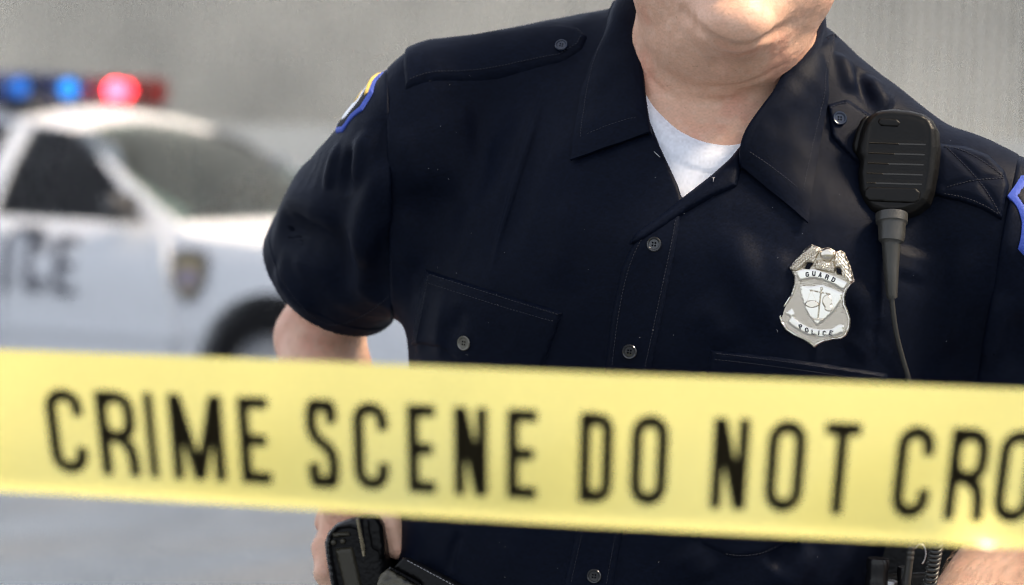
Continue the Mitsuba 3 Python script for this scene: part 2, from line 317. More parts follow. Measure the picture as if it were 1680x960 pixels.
def side(pts, y0, y1):
    """Outline in (x, z) extruded across the car from y0 to y1."""
    return manifold3d.CrossSection([np.array(pts, float) if sg.Polygon(pts).exterior.is_ccw else np.array(pts, float)[::-1]]).extrude(y1 - y0).rotate([90, 0, 0]).translate([0, y1, 0])
def tumble(v):
    v = np.array(v); x, y, z = v[:, 0], v[:, 1], v[:, 2]
    w = np.interp(z, [0.15, 0.30, 0.55, 0.80, 1.0, 1.03, 1.25, 1.47], [0.90, 0.955, 0.965, 0.955, 0.90, 0.87, 0.76, 0.60])
    e = np.interp(x, [-4.05, -3.6, -3.0, -0.2, 0.5, 0.95], [0.86, 0.95, 1, 1, 0.96, 0.86])
    crown = np.where(z > 0.9, 0.05 * (y / 0.9) ** 2, 0) * np.interp(z, [0.9, 1.0, 1.47], [0, 0.6, 1.0])
    return np.c_[x, y * w * e, z - crown]
low = side([(-4.0, 0.30), (-3.9, 0.20), (0.80, 0.20), (0.92, 0.28), (0.95, 0.42), (0.93, 0.62), (0.86, 0.74), (0.3, 0.87), (-0.34, 0.955), (-0.62, 0.985), (-2.6, 1.005), (-3.1, 1.01), (-3.9, 0.98), (-4.02, 0.85), (-4.05, 0.5)], -1, 1)
low = low.refine_to_length(0.10).warp_batch(tumble)
for wx in (0.0, -2.94):
    low -= cy(wx, 0.345, 0.375, -1.2, -0.62) + cy(wx, 0.345, 0.375, 0.62, 1.2)
low -= side([(-2.75, 0.42), (-0.62, 0.42), (-0.62, 0.9), (-0.40, 0.93), (-0.40, 1.2), (-2.75, 1.2)], -0.80, 0.80)      # cabin well
car('police_car__body', low, 'car_white', 25)
GH = [(-0.42, 0.93), (-0.40, 0.955), (-0.64, 1.085), (-1.10, 1.365), (-1.34, 1.455), (-1.55, 1.485), (-1.85, 1.49), (-2.15, 1.455), (-2.45, 1.38), (-2.80, 1.18), (-3.02, 0.99), (-3.02, 0.95)]
gh = side(GH, -1, 1).refine_to_length(0.06).warp_batch(tumble)
inn = side([(x * 0.975 - 0.042, z * 0.965 + 0.012) for x, z in GH] , -1, 1).refine_to_length(0.06).warp_batch(lambda v: tumble(np.array(v)) * [1, 0.94, 1])
inn = inn + side([(-2.7, 0.86), (-0.62, 0.86), (-0.56, 0.97), (-2.7, 0.98)], -0.78, 0.78)
FW = [(-0.68, 0.98), (-1.52, 0.99), (-1.49, 1.395), (-1.28, 1.38), (-1.14, 1.325), (-0.92, 1.17)]
RW = [(-1.62, 0.99), (-2.36, 1.01), (-2.56, 1.20), (-2.36, 1.36), (-2.14, 1.39), (-1.60, 1.40)]
WSH = [(-0.58, 0.99), (-1.27, 1.365), (-1.45, 1.75), (-0.1, 1.75), (-0.1, 0.99)]; RWI = [(-2.92, 1.09), (-2.52, 1.34), (-2.6, 1.7), (-3.6, 1.7), (-3.6, 1.09)]
cut_front, cut_rear = side(FW, -1.3, 1.3), side(RW, -1.3, 1.3)
cut_wind = side(WSH, -0.66, 0.66).refine_to_length(0.1).warp_batch(lambda v: np.array(v) * np.c_[np.ones(len(v)), np.interp(np.array(v)[:, 2], [1.0, 1.4], [1.28, 0.97]), np.ones(len(v))])
cut_back = side(RWI, -0.58, 0.58)
pane_shell = gh.warp_batch(lambda v: np.array(v) * [1, 0.985, 1] - [0, 0, 0.008]) - gh.warp_batch(lambda v: np.array(v) * [1, 0.975, 1] - [0, 0, 0.016])
roof = gh - inn - cut_front - cut_rear - cut_wind - cut_back
car('police_car__roof', roof, 'car_white', 30)
for nm, c, half in (('window', cut_front, -1), ('window', cut_rear, -1), ('window', cut_front, 1), ('window', cut_rear, 1)):
    c2 = c ^ box(-4, 1, -1.3 if half < 0 else 0.3, -0.3 if half < 0 else 1.3, 0, 2)
    out = gh.warp_batch(lambda v: np.array(v) * [1, 0.985, 1]) - gh.warp_batch(lambda v: np.array(v) * [1, 0.972, 1])
    car('police_car__' + nm, out ^ c2, 'side_glass', 30)
tz = gh.translate([-0.012, 0, -0.012]) - gh.translate([-0.02, 0, -0.02])
car('police_car__windshield', tz ^ cut_wind, 'car_glass', 30)
tz = gh.translate([0.012, 0, -0.012]) - gh.translate([0.02, 0, -0.02])
car('police_car__rear_window', tz ^ cut_back, 'car_glass', 30)
# cabin
car('police_car__floor', box(-2.75, -0.62, -0.78, 0.78, 0.425, 0.45), 'car_dark')
car('police_car__dashboard', rbox(0.34, 1.44, 0.30, 0.06).translate([-0.68, 0, 0.86]), 'car_dark')
for y in (-0.38, 0.38):
    s = rbox(0.52, 0.52, 0.16, 0.05).translate([-1.55, y, 0.60]) + rbox(0.14, 0.50, 0.62, 0.05).rotate([0, -14, 0]).translate([-1.86, y, 0.90])
    k = car('police_car__front_seat', s, 'car_seat'); car(k + '__headrest', rbox(0.11, 0.28, 0.17, 0.04).translate([-1.94, y, 1.28]), 'car_seat')
car('police_car__rear_seat', rbox(0.5, 1.40, 0.18, 0.05).translate([-2.45, 0, 0.62]) + rbox(0.14, 1.40, 0.55, 0.05).rotate([0, -16, 0]).translate([-2.66, 0, 0.86]), 'car_seat')
sw = trimesh.creation.torus(0.19, 0.014, 32, 10); sw.apply_transform(trimesh.transformations.rotation_matrix(math.radians(-65), [0, 1, 0])); sw.apply_translation([-1.02, 0.38, 0.98]); car('police_car__steering_wheel', sw, 'car_dark')
# doors, handles, mirrors, trim
def skin_panel(pts, y0, t=0.006):
    w = (side(pts, -1.02, 1.02).refine_to_length(0.08).warp_batch(tumble)).warp_batch(lambda v: np.array(v) * [1, 1 + t, 1])
    return w ^ box(-5, 2, *( (-1.3, -0.86) if y0 < 0 else (0.86, 1.3)), 0, 2)
for sgn in (-1, 1):
    d = skin_panel([(-0.50, 0.27), (-0.47, 0.60), (-0.55, 0.955), (-1.37, 0.965), (-1.37, 0.27)], sgn)
    k = car('police_car__door', d, 'car_white', 25); car(k + '__handle', rbox(0.16, 0.03, 0.035, 0.012).translate([-1.25, sgn * 0.948, 0.937]), 'car_trim')
    d = skin_panel([(-1.385, 0.27), (-1.385, 0.965), (-2.40, 0.965), (-2.52, 0.72), (-2.40, 0.50), (-2.30, 0.27)], sgn)
    k = car('police_car__door', d, 'car_white', 25); car(k + '__handle', rbox(0.16, 0.03, 0.035, 0.012).translate([-2.22, sgn * 0.948, 0.937]), 'car_trim')
    car('police_car__mirror', rbox(0.10, 0.20, 0.13, 0.04).translate([-0.74, sgn * 0.99, 1.05]), 'car_trim' if sgn < 0 else 'car_white')
    car('police_car__trim_strip', box(-2.45, -0.42, *((-1.004, -0.975) if sgn < 0 else (0.975, 1.004)), 0.50, 0.535), 'car_white')
    car('police_car__headlight', rbox(0.16, 0.34, 0.13, 0.04).translate([0.86, sgn * 0.58, 0.66]), 'car_glass')
car('police_car__bumper', rbox(0.24, 1.60, 0.22, 0.08).translate([0.93, 0, 0.42]), 'car_white'); car('police_car__bumper', rbox(0.20, 1.66, 0.22, 0.08).translate([-4.02, 0, 0.42]), 'car_white')
car('police_car__grille', rbox(0.06, 0.66, 0.13, 0.02).translate([0.90, 0, 0.66]), 'car_trim')
# wheels
for wx in (0.0, -2.94):
    for sgn in (-1, 1):
        ty = lathe([(0.205, -0.10), (0.29, -0.108), (0.325, -0.085), (0.335, -0.05), (0.335, 0.05), (0.325, 0.085), (0.29, 0.108), (0.205, 0.10), (0.205, -0.10)], 56)
        rm = lathe([(0, 0.045), (0.06, 0.06), (0.10, 0.035), (0.17, 0.05), (0.20, 0.085), (0.206, 0.09), (0.206, -0.09), (0.0, -0.05)], 40)
        m = frame((wx, sgn * 0.845, 0.337), (1, 0, 0), (0, 0, -sgn), (0, sgn, 0))
        k = car('police_car__wheel__tyre' if fresh('police_car__wheel') == 'police_car__wheel' else fresh('police_car__wheel') + '__tyre', moved(ty, m), 'tyre_rubber')
        car(k.replace('__tyre', '__rim'), moved(rm, m), 'steel')
# lettering and shield on the side
def strokes(ch, w, h, t):
    """A condensed block capital as a shape, w by h, stroke t; origin at its lower left."""
    L = lambda *p: sg.LineString(p).buffer(t / 2, cap_style='flat', join_style='mitre')
    a, b, c, d = t / 2, w - t / 2, h - t / 2, h / 2; r = w / 2 - t / 2
    arc = lambda cx, cy, rr, a0, a1: sg.LineString([(cx + rr * math.cos(math.radians(q)), cy + rr * math.sin(math.radians(q))) for q in np.linspace(a0, a1, 17)]).buffer(t / 2, cap_style='flat')
    ring = lambda x0, y0, x1, y1, rr: sg.box(x0 + rr, y0 + rr, x1 - rr, y1 - rr).buffer(rr).exterior.buffer(t / 2)
    full = lambda: ring(a, a, b, c, r * 0.98)
    if ch == 'O': return full()
    if ch == 'C': return full().difference(sg.box(w * 0.5, h * 0.31, w * 1.2, h * 0.69))
    if ch == 'U': return full().difference(sg.box(-1, h * 0.5, 2, 2)).union(L((a, h * 0.4), (a, h))).union(L((b, h * 0.4), (b, h)))
    if ch == 'G': return strokes('C', w, h, t).union(L((w * 0.55, h * 0.45), (w, h * 0.45))).union(L((b, h * 0.45), (b, h * 0.22)))
    if ch == 'I': return L((a, 0), (a, h))
    if ch == 'T': return L((w / 2, 0), (w / 2, h)).union(L((0, c), (w, c)))
    if ch == 'L': return L((a, h), (a, 0)).union(L((0, a), (w, a)))
    if ch == 'E': return L((a, 0), (a, h)).union(L((0, a), (w, a))).union(L((0, c), (w, c))).union(L((0, d), (w * 0.9, d)))
    if ch == 'M': return sg.MultiPolygon([]).union(L((a, 0), (a, h))).union(L((b, 0), (b, h))).union(sg.Polygon([(0, h), (t * 1.15, h), (w / 2 + t * 0.5, 0), (w / 2 - t * 0.5, 0)])).union(sg.Polygon([(w, h), (w - t * 1.15, h), (w / 2 - t * 0.5, 0), (w / 2 + t * 0.5, 0)]))
    if ch == 'N': return L((a, 0), (a, h)).union(L((b, 0), (b, h))).union(sg.Polygon([(0, h), (t * 1.15, h), (w, 0), (w - t * 1.15, 0)]))
    if ch == 'D': return ring(a, a, b, c, r * 0.95).union(L((a, 0), (a, h))).union(sg.box(0, 0, w * 0.45, t)).union(sg.box(0, h - t, w * 0.45, h))
    bowl = lambda y0: ring(a, y0, b, c, min(r, (c - y0) / 2) * 0.98).union(sg.box(0, h - t, w * 0.5, h)).union(sg.box(0, y0 - t / 2, w * 0.5, y0 + t / 2)).union(L((a, 0), (a, h)))
    if ch == 'P': return bowl(h * 0.44)
    if ch == 'R': return bowl(h * 0.46).union(sg.LineString([(w * 0.5, h * 0.46), (w * 0.80, h * 0.36), (w * 0.88, h * 0.2), (b + t * 0.1, 0)]).buffer(t / 2, cap_style='flat'))
    if ch == 'A': return sg.LineString([(a, 0), (w / 2, h - t * 0.3), (b, 0)]).buffer(t / 2, cap_style='flat', join_style='mitre').intersection(sg.box(-1, 0, 2, h)).union(L((w * 0.2, h * 0.3), (w * 0.8, h * 0.3)))
    if ch == 'S':
        pts = [(b, h * 0.74), (b - 0.02 * w, h * 0.84), (w * 0.74, h * 0.95), (w * 0.5, h - a * 0.95), (w * 0.26, h * 0.95), (a, h * 0.83), (a, h * 0.70), (w * 0.28, h * 0.575), (w * 0.70, h * 0.44), (b, h * 0.31), (b, h * 0.17), (w * 0.74, h * 0.05), (w * 0.5, a * 0.95), (w * 0.26, h * 0.05), (a + 0.02 * w, h * 0.16), (a, h * 0.27)]
        return sg.LineString(spline(pts, 60)).buffer(t / 2, cap_style='flat')
def slab(shape, t):
    ms = [trimesh.creation.extrude_polygon(g, t, engine='earcut') for g in getattr(shape, 'geoms', [shape]) if g.area > 0]
    return cat(ms)
for i, ch in enumerate('POLICE'):
    w = 0.05 if ch == 'I' else 0.115
    x = -1.09 + (i - 5) * 0.165 + (0.05 if ch == 'I' else 0)
    m = slab(strokes(ch, w, 0.255, 0.036), 0.004)
    car('police_car__lettering', moved(m, frame((x, -1.003, 0.665), (1, 0, 0), (0, 0.135, 0.991), (0, -0.991, 0.135))), 'car_letter', False)
shv = [(-0.09, 0.10), (0, 0.115), (0.09, 0.10), (0.088, 0.0), (0.06, -0.07), (0, -0.125), (-0.06, -0.07), (-0.088, 0.0)]
SH = frame((-0.40, -0.968, 0.775), (1, 0, 0), (0, 0.08, 1), (0, -1, 0.08))
car('police_car__shield_emblem', moved(slab(sg.Polygon(shv), 0.006), SH), 'car_letter', False)
car('police_car__shield_emblem__gold_field', moved(slab(affinity.scale(sg.Polygon(shv), 0.74, 0.76), 0.0095), SH), 'car_gold', False)
car('police_car__shield_emblem__device', moved(slab(sg.Point(0, -0.01).buffer(0.038), 0.0125), SH), 'car_mauve', False)
# roof light bar with lit lamps
LB = -1.70
car('police_car__light_bar', box(LB - 0.13, LB + 0.13, -0.56, 0.56, 1.475, 1.512) + box(LB - 0.05, LB + 0.05, -0.5, -0.42, 1.43, 1.505) + box(LB - 0.05, LB + 0.05, 0.42, 0.5, 1.43, 1.505), 'car_trim')
def lens(key, y0, y1, bsdf):
    o = rbox(0.27, y1 - y0, 0.125, 0.03).translate([LB, (y0 + y1) / 2, 1.573]); i = rbox(0.262, y1 - y0 - 0.008, 0.117, 0.026).translate([LB, (y0 + y1) / 2, 1.573])
    car(key, o, bsdf, 40)
lens('police_car__light_bar__blue_lens', -0.60, -0.085, 'lens_blue'); lens('police_car__light_bar__clear_lens', -0.08, 0.08, 'lens_clear'); lens('police_car__light_bar__red_lens', 0.085, 0.60, 'lens_red')
def lamp(y, pw, r=0.042, x=0.07):
    m = trimesh.creation.icosphere(2, r); m.apply_translation([LB + x, y, 1.570]); k = car('police_car__light_bar__lamp', m, 'car_trim', True)
    scene[k]['emitter'] = {'type': 'area', 'radiance': rgb(pw)}; del scene[k]['bsdf']
for y, pw in ((0.22, (2.2, 2.2, 2.2)), (0.30, (0.7, 0.7, 0.7)), (-0.16, (0.10, 0.24, 0.24)), (-0.53, (0.06, 0.08, 0.1))): lamp(y, pw)
for y in (-0.40, -0.28, 0.42, 0.52): car('police_car__light_bar__reflector', rbox(0.06, 0.09, 0.08, 0.02).translate([LB, y, 1.565]), 'car_dark')
tag('police_car', 'white police sedan with blue and red roof light bar parked before the wall', 'car')
# ================================================================ THE OFFICER (figure laid out from joints)
from scipy.interpolate import PchipInterpolator
from scipy.ndimage import gaussian_filter1d
NECK, BELT = P(1180, 215, 2.045), P(1028, 960, 2.075)
DOWN = nrm(BELT - NECK)
LAT = np.array([math.cos(math.radians(13)), -math.sin(math.radians(13)), 0.0]); LAT = nrm(LAT - DOWN * (LAT @ DOWN))
FRONT = np.cross(LAT, DOWN); FRONT = FRONT if FRONT[1] < 0 else -FRONT
prof = lambda xs, ys: PchipInterpolator(xs, ys, extrapolate=True)
S_ = [-0.14, -0.06, 0.0, 0.05, 0.10, 0.17, 0.25, 0.33, 0.42, 0.55]
TW = prof(S_, [0.050, 0.085, 0.155, 0.205, 0.224, 0.229, 0.216, 0.209, 0.204, 0.20])
TF = prof(S_, [0.030, 0.050, 0.088, 0.118, 0.134, 0.138, 0.132, 0.132, 0.135, 0.12])
TB = prof(S_, [0.060, 0.075, 0.095, 0.110, 0.118, 0.115, 0.105, 0.100, 0.105, 0.12])
def local(p): q = p - NECK; return q @ DOWN, q @ LAT, q @ FRONT
def torso(p, grow=0.0):
    s, a, b = local(p); sc = np.clip(s, -0.14, 0.62)
    w = TW(sc) + grow; t = np.where(b > 0, TF(sc), TB(sc)) + grow
    n = 2.35; aa, bb = np.abs(a) / w, np.abs(b) / t
    r = (aa ** n + bb ** n + 1e-9) ** (1 / n)
    g = r ** (1 - n) * np.sqrt((aa ** (n - 1) / w) ** 2 + (bb ** (n - 1) / t) ** 2)
    d = (r - 1) / np.maximum(g, 1 / (np.maximum(w, t) * 1.15))
    return smax(d, -s - 0.10, 0.04)
SHL, SHR = P(705, 195, 2.075), P(1628, 345, 1.985)           # shoulder joints
ELL, ELR = P(521, 556, 2.28), P(1815, 690, 2.03)              # elbows
WRL, WRR = P(582, 800, 2.125), P(1515, 1085, 1.93)            # wrists
NB = P(1190, 60, 2.07)
def yoke(p, g=0.0):
    d = torso(p, g)
    d = smin(d, rcone(p, P(1090, 112, 2.095), P(722, 146, 2.085), 0.060 + g, 0.040 + g), 0.05)
    d = smin(d, rcone(p, P(1305, 172, 2.06), P(1588, 336, 2.0), 0.064 + g, 0.043 + g), 0.05)
    return d
# creases of the cloth: polylines in photo pixels laid on the surface, width and height in metres
def lay(px, f, h=0.0):
    pts = dense(np.asarray(px, float), 4.0)
    v, _ = trace(f, *camrays(pts), h); return v
class Folds:
    def __init__(self, f, items, gain=1.7):
        self.items = []
        for px, w, a in items:
            if len(px) > 2: px = spline(px, 24)
            v = lay(px, f); v = gaussian_filter1d(v, 2.0, axis=0, mode='nearest'); v = dense(v, 0.00016); n = len(v); s = np.linspace(0, 1, n)
            self.items.append((cKDTree(v), w, gain * a * np.sin(np.pi * np.clip(np.minimum(s, 1 - s) * 2.6, 0, 1) / 2) ** 2))
    def __call__(self, p):
        out = np.zeros(len(p))
        for tree, w, a in self.items:
            d, i = tree.query(p, distance_upper_bound=3 * w); m = np.isfinite(d)
            out[m] += a[i[m]] * np.exp(-(d[m] / w) ** 2)
        return out
def rough(p, amp=0.0027):
    s, a, b = local(p); q = np.c_[a * 20 + s * 6, b * 20, s * 10 - a * 5]
    return amp * (2 * meshkit.fbm(q, 3, 5) - 1)
CUL = P(541, 432, 2.21); AXL = nrm(ELL - SHL); CUR = P(1772, 560, 2.02); AXR = nrm(ELR - SHR)
def sleeve_left(p):
    d = rcone(p, P(686, 262, 2.085), CUL, 0.066, 0.061)
    d = smin(d, rcone(p, P(722, 400, 2.10), P(738, 600, 2.09), 0.030, 0.026), 0.05)
    d = smin(d, rcone(p, P(652, 400, 2.10), P(556, 482, 2.2), 0.046, 0.041), 0.05)
    return smin(d, rcone(p, P(708, 202, 2.085), P(581, 340, 2.17), 0.034, 0.051), 0.04)
def sleeve_right(p):
    d = rcone(p, P(1662, 396, 1.992), CUR, 0.057, 0.066)
    d = smin(d, rcone(p, P(1590, 350, 1.995), P(1680, 425, 1.995), 0.052, 0.055), 0.03)
    return smin(d, rcone(p, P(1630, 430, 2.0), P(1640, 650, 2.0), 0.052, 0.046), 0.05)
def garment(p):
    """The whole shirt, trunk and sleeves, as one closed surface."""
    d = yoke(p)
    d = smin(d, within(p, [-0.36, 1.85, 1.1], [0.06, 2.42, 1.7], sleeve_left), 0.035)
    return smin(d, within(p, [0.28, 1.8, 1.0], [0.75, 2.25, 1.65], sleeve_right), 0.035)
shirt_base = garment
SEAM_L0 = P(640, 300, 2.0)
SEAM_LN = nrm(np.cross(P(640, 135, 2.0) - P(648, 497, 2.0), nrm(SEAM_L0 - EYE)))   # armhole planes, through the seam lines
if SEAM_LN[0] > 0: SEAM_LN = -SEAM_LN
SEAM_R0 = P(1640, 420, 1.9)
SEAM_RN = nrm(np.cross(P(1655, 300, 1.9) - P(1600, 600, 1.9), nrm(SEAM_R0 - EYE)))
if SEAM_RN[0] < 0: SEAM_RN = -SEAM_RN
warm(garment, 400, 1760, -60, 1040, 12)
torso_folds = Folds(shirt_base, [
    ([(742, 150), (745, 240), (735, 340)], 0.022, 0.004),
    ([(660, 200), (672, 260), (676, 330)], 0.010, 0.0035), ([(690, 190), (706, 250), (700, 330)], 0.010, 0.0025), ([(655, 330), (668, 400), (672, 460)], 0.012, 0.003),
    ([(903, 118), (868, 230), (830, 350), (800, 470)], 0.0030, 0.0026), ([(912, 150), (880, 240), (845, 350), (815, 460)], 0.012, -0.003), ([(880, 150), (850, 240), (812, 350)], 0.012, 0.002), ([(960, 300), (930, 400), (915, 490)], 0.016, 0.0025), ([(780, 150), (790, 260), (770, 360)], 0.014, -0.0025),            # pressed crease, wearer's right
    ([(1333, 372), (1345, 430), (1340, 560), (1332, 640)], 0.0035, 0.0016),
    ([(1215, 360), (1206, 405), (1232, 465), (1262, 520), (1268, 570)], 0.014, 0.0055), ([(1140, 480), (1180, 540), (1200, 580)], 0.014, 0.003),
    ([(1420, 455), (1418, 500), (1440, 560)], 0.012, 0.004), ([(1392, 590), (1420, 560), (1437, 540)], 0.010, 0.003),
    ([(1290, 400), (1275, 470), (1285, 520)], 0.012, 0.0035),
    ([(1373, 80), (1392, 125), (1398, 160)], 0.007, 0.0055), ([(1405, 105), (1420, 150), (1445, 185)], 0.008, -0.004), ([(1425, 118), (1440, 158), (1470, 185)], 0.009, 0.006),
    ([(1480, 162), (1505, 168), (1530, 185)], 0.010, 0.006), ([(1545, 190), (1556, 217), (1562, 232)], 0.009, -0.006),
    ([(1620, 400), (1590, 440), (1560, 520), (1555, 600)], 0.013, 0.005), ([(1500, 400), (1490, 470)], 0.014, 0.003),
    ([(800, 600), (830, 720), (850, 860)], 0.016, 0.004), ([(760, 868), (742, 905), (738, 950)], 0.004, -0.0025),
    ([(1340, 890), (1310, 930), (1270, 985)], 0.011, 0.006), ([(1310, 880), (1262, 940)], 0.010, -0.005), ([(1400, 880), (1370, 930), (1330, 990)], 0.010, 0.005), ([(1120, 890), (1160, 960)], 0.014, 0.004),
    ([(700, 470), (690, 520), (688, 590)], 0.010, 0.003), ([(735, 478), (728, 540), (726, 600)], 0.009, 0.003), ([(765, 490), (750, 560)], 0.008, -0.002),
])
VNECK = sg.Polygon([(1020, -60), (1048, 60), (1056, 150), (1065, 196), (1082, 240), (1100, 278), (1112, 304), (1119, 326), (1140, 310), (1168, 288), (1196, 262), (1216, 238), (1240, 190), (1262, 160), (1310, 110), (1345, 50), (1340, -60)])
def vdist(p):
    """Distance to the neck opening, measured in the plane of the chest (negative inside)."""
    d = p - EYE; z = d @ FWD; x = 840 + FOC * (d @ RIGHT) / z; y = 480 - FOC * (d @ UPC) / z
    m = (np.abs(x - 1180) < 260) & (y < 420) & (y > -200)
    out = np.full(len(p), 0.05)
    if m.any():
        pt = shapely.points(np.c_[x[m], y[m]]); dd = shapely.distance(pt, VNECK.exterior); ins = shapely.contains_xy(VNECK, x[m], y[m])
        out[m] = np.clip(np.where(ins, -dd, dd) / FOC * 2.0, -0.05, 0.05)
    return out
def shirt_f(p):                                                # closed surface, used to lay pieces on
    return close(close(garment(p), p, torso_folds, 0.03), p, rough, 0.012)
def shirt_cut(p):
    d = shirt_f(p).copy(); near = np.abs(d) < 0.06
    if near.any():
        s, a, b = local(p[near])
        vd = np.where(b > -0.03, vdist(p[near]), 0.05)
        d[near] = smax(d[near], -vd, 0.004)
    s = (p - NECK) @ DOWN
    d = np.maximum(d, s - 0.60)
    return smax(smax(d, (p - SEAM_L0) @ SEAM_LN - 0.002, 0.003), (p - SEAM_R0) @ SEAM_RN - 0.002, 0.003)
# ---- sleeves
sleeve_folds_left = Folds(garment, [
    ([(564, 232), (548, 268), (541, 318)], 0.007, 0.005), ([(585, 235), (572, 280), (566, 330)], 0.008, -0.004), ([(606, 205), (592, 260), (588, 320)], 0.009, 0.005), ([(636, 250), (622, 310), (604, 370), (588, 450)], 0.013, 0.009), ([(642, 350), (634, 430), (612, 500)], 0.013, -0.008), ([(570, 350), (556, 420), (560, 500)], 0.014, -0.006), ([(640, 180), (628, 240), (622, 290)], 0.008, -0.004),
    ([(452, 372), (500, 388), (545, 425), (580, 480)], 0.016, -0.010), ([(468, 322), (520, 342), (562, 362)], 0.014, 0.006), ([(452, 430), (482, 478), (534, 512)], 0.011, 0.005), ], gain=1.8)
sleeve_folds_right = Folds(garment, [([(1668, 310), (1652, 380), (1640, 450)], 0.009, 0.003), ([(1650, 470), (1630, 540), (1620, 620)], 0.012, 0.005), ([(1680, 500), (1660, 560), (1655, 630)], 0.012, -0.004)])
def slv_rough(p): return 0.0030 * (2 * meshkit.fbm(p * np.array([24, 24, 14]), 3, 9) - 1)
def sleeve_f(p, folds, cu, ax):
    d = close(close(garment(p), p, folds, 0.03), p, slv_rough, 0.012); hem = (p - cu) @ ax
    return d - 0.0012 - 0.0009 * np.clip((hem + 0.020) / 0.0012, 0, 1)
def sleeve_cut(p, folds, cu, ax, s0, sn, raw):
    d = sleeve_f(p, folds, cu, ax); hem = (p - cu) @ ax
    d = np.maximum(smax(d, (s0 - p) @ sn - 0.001, 0.005), hem)
    return np.maximum(d, -np.maximum(close(garment(p), p, folds, 0.03) + 0.0022, -0.06 - hem))
def sleeve_left_cut(p): return sleeve_cut(p, sleeve_folds_left, CUL, AXL, SEAM_L0, SEAM_LN, sleeve_left)
def sleeve_right_cut(p): return sleeve_cut(p, sleeve_folds_right, CUR, AXR, SEAM_R0, SEAM_RN, sleeve_right)
def sleeve_left_f(p): return sleeve_f(p, sleeve_folds_left, CUL, AXL)
def sleeve_right_f(p): return sleeve_f(p, sleeve_folds_right, CUR, AXR)
# ---- the body: head, neck, trunk, arms and hands, one surface
def hand(p, *a):
    r = np.array([0.2, 0.2, 0.2]); return within(p, a[1] - r, a[1] + r, lambda q: hand_(q, *a))
def hand_(p, wrist, knuck, side, fingers, thumb):
    """Palm as a flattened cone plus five separate chains of joints."""
    d = rcone(p, wrist, wrist + (knuck - wrist) * 0.2, 0.026, 0.028)
    for k in (-1, -0.35, 0.35, 1): d = smin(d, rcone(p, wrist + side * 0.012 * k, knuck + side * 0.030 * k, 0.017, 0.0125), 0.012)
    for ch, r in fingers:
        for a, b, ra, rb in zip(ch[:-1], ch[1:], r[:-1], r[1:]): d = smin(d, rcone(p, a, b, ra, rb), 0.006)
    for a, b, ra, rb in zip(thumb[0][:-1], thumb[0][1:], thumb[1][:-1], thumb[1][1:]): d = smin(d, rcone(p, a, b, ra, rb), 0.008)
    return d
def chain(pxs): return [P(*q) for q in pxs]
FR = [0.0105, 0.0098, 0.009, 0.008]
KNL = P(566, 870, 2.125)
fing_l = [(chain([(545, 858, 2.13), (531, 900, 2.12), (534, 942, 2.10), (552, 968, 2.10)]), FR), (chain([(557, 868, 2.125), (542, 920, 2.115), (546, 965, 2.10), (566, 988, 2.10)]), FR),
          (chain([(572, 872, 2.12), (560, 930, 2.112), (566, 980, 2.10), (584, 1000, 2.10)]), FR), (chain([(586, 874, 2.115), (578, 930, 2.11), (584, 975, 2.10), (600, 990, 2.10)]), [0.0095, 0.0088, 0.008, 0.007])]
thumb_l = (chain([(600, 815, 2.10), (634, 838, 2.075), (642, 868, 2.065), (651, 900, 2.06)]), [0.017, 0.0125, 0.0105, 0.0095])
KNR = P(1450, 1230, 1.93)
fing_r = [(chain([(1460 - 12 * k, 1215 + 14 * k, 1.93), (1422 - 12 * k, 1255 + 14 * k, 1.935), (1400 - 10 * k, 1270 + 14 * k, 1.965), (1412 - 10 * k, 1275 + 14 * k, 1.985)]), FR) for k in range(4)]
thumb_r = (chain([(1490, 1135, 1.925), (1450, 1155, 1.915), (1422, 1180, 1.92), (1410, 1200, 1.93)]), [0.016, 0.012, 0.0105, 0.0095])
def head(p):
    d = ellipsoid(p, P(1205, -215, 2.035), (0.079, 0.098, 0.112))                      # skull
    d = smin(d, ellipsoid(p, P(1205, -110, 1.972), (0.068, 0.062, 0.098)), 0.04)      # face
    d = smin(d, rcone(p, P(1203, 26, 1.917), P(1120, -30, 1.975), 0.026, 0.030), 0.03)   # jaw
    d = smin(d, rcone(p, P(1203, 26, 1.917), P(1287, -34, 1.97), 0.026, 0.030), 0.03)
    d = smin(d, ellipsoid(p, P(1104, -50, 1.985), (0.030, 0.045, 0.05)), 0.03)          # jowls
    d = smin(d, ellipsoid(p, P(1305, -55, 1.975), (0.031, 0.045, 0.05)), 0.03)
    d = smin(d, ellipsoid(p, P(1206, 38, 1.893), (0.029, 0.022, 0.0215)), 0.010)          # chin
    d = smin(d, rcone(p, P(1205, -175, 1.895), P(1206, -105, 1.868), 0.010, 0.0145), 0.02)   # nose
    for sx in (-1, 1):
        d = smin(d, ball(p, P(1206 + 26 * sx, -98, 1.885), 0.0095), 0.012)
        d = smax(d, -ball(p, P(1205 + 66 * sx, -180, 1.892), 0.017), 0.02)                # eye sockets
        d = smin(d, rcone(p, P(1205 + 30 * sx, -212, 1.897), P(1205 + 98 * sx, -208, 1.918), 0.008, 0.007), 0.016)
        d = smin(d, ellipsoid(p, P(1205 + 168 * sx, -140, 2.045), (0.009, 0.018, 0.032)), 0.012)   # ears
    return d
lip = dense(P(np.array([1165, 1190, 1208, 1228, 1255]), np.array([-22, -14, -12, -15, -26]), np.array([1.9, 1.889, 1.886, 1.888, 1.898])), 0.002)
lip_up = dense(P(np.array([1168, 1192, 1206, 1222, 1252]), np.array([-36, -42, -38, -43, -38]), np.array([1.896, 1.886, 1.884, 1.886, 1.896])), 0.002)
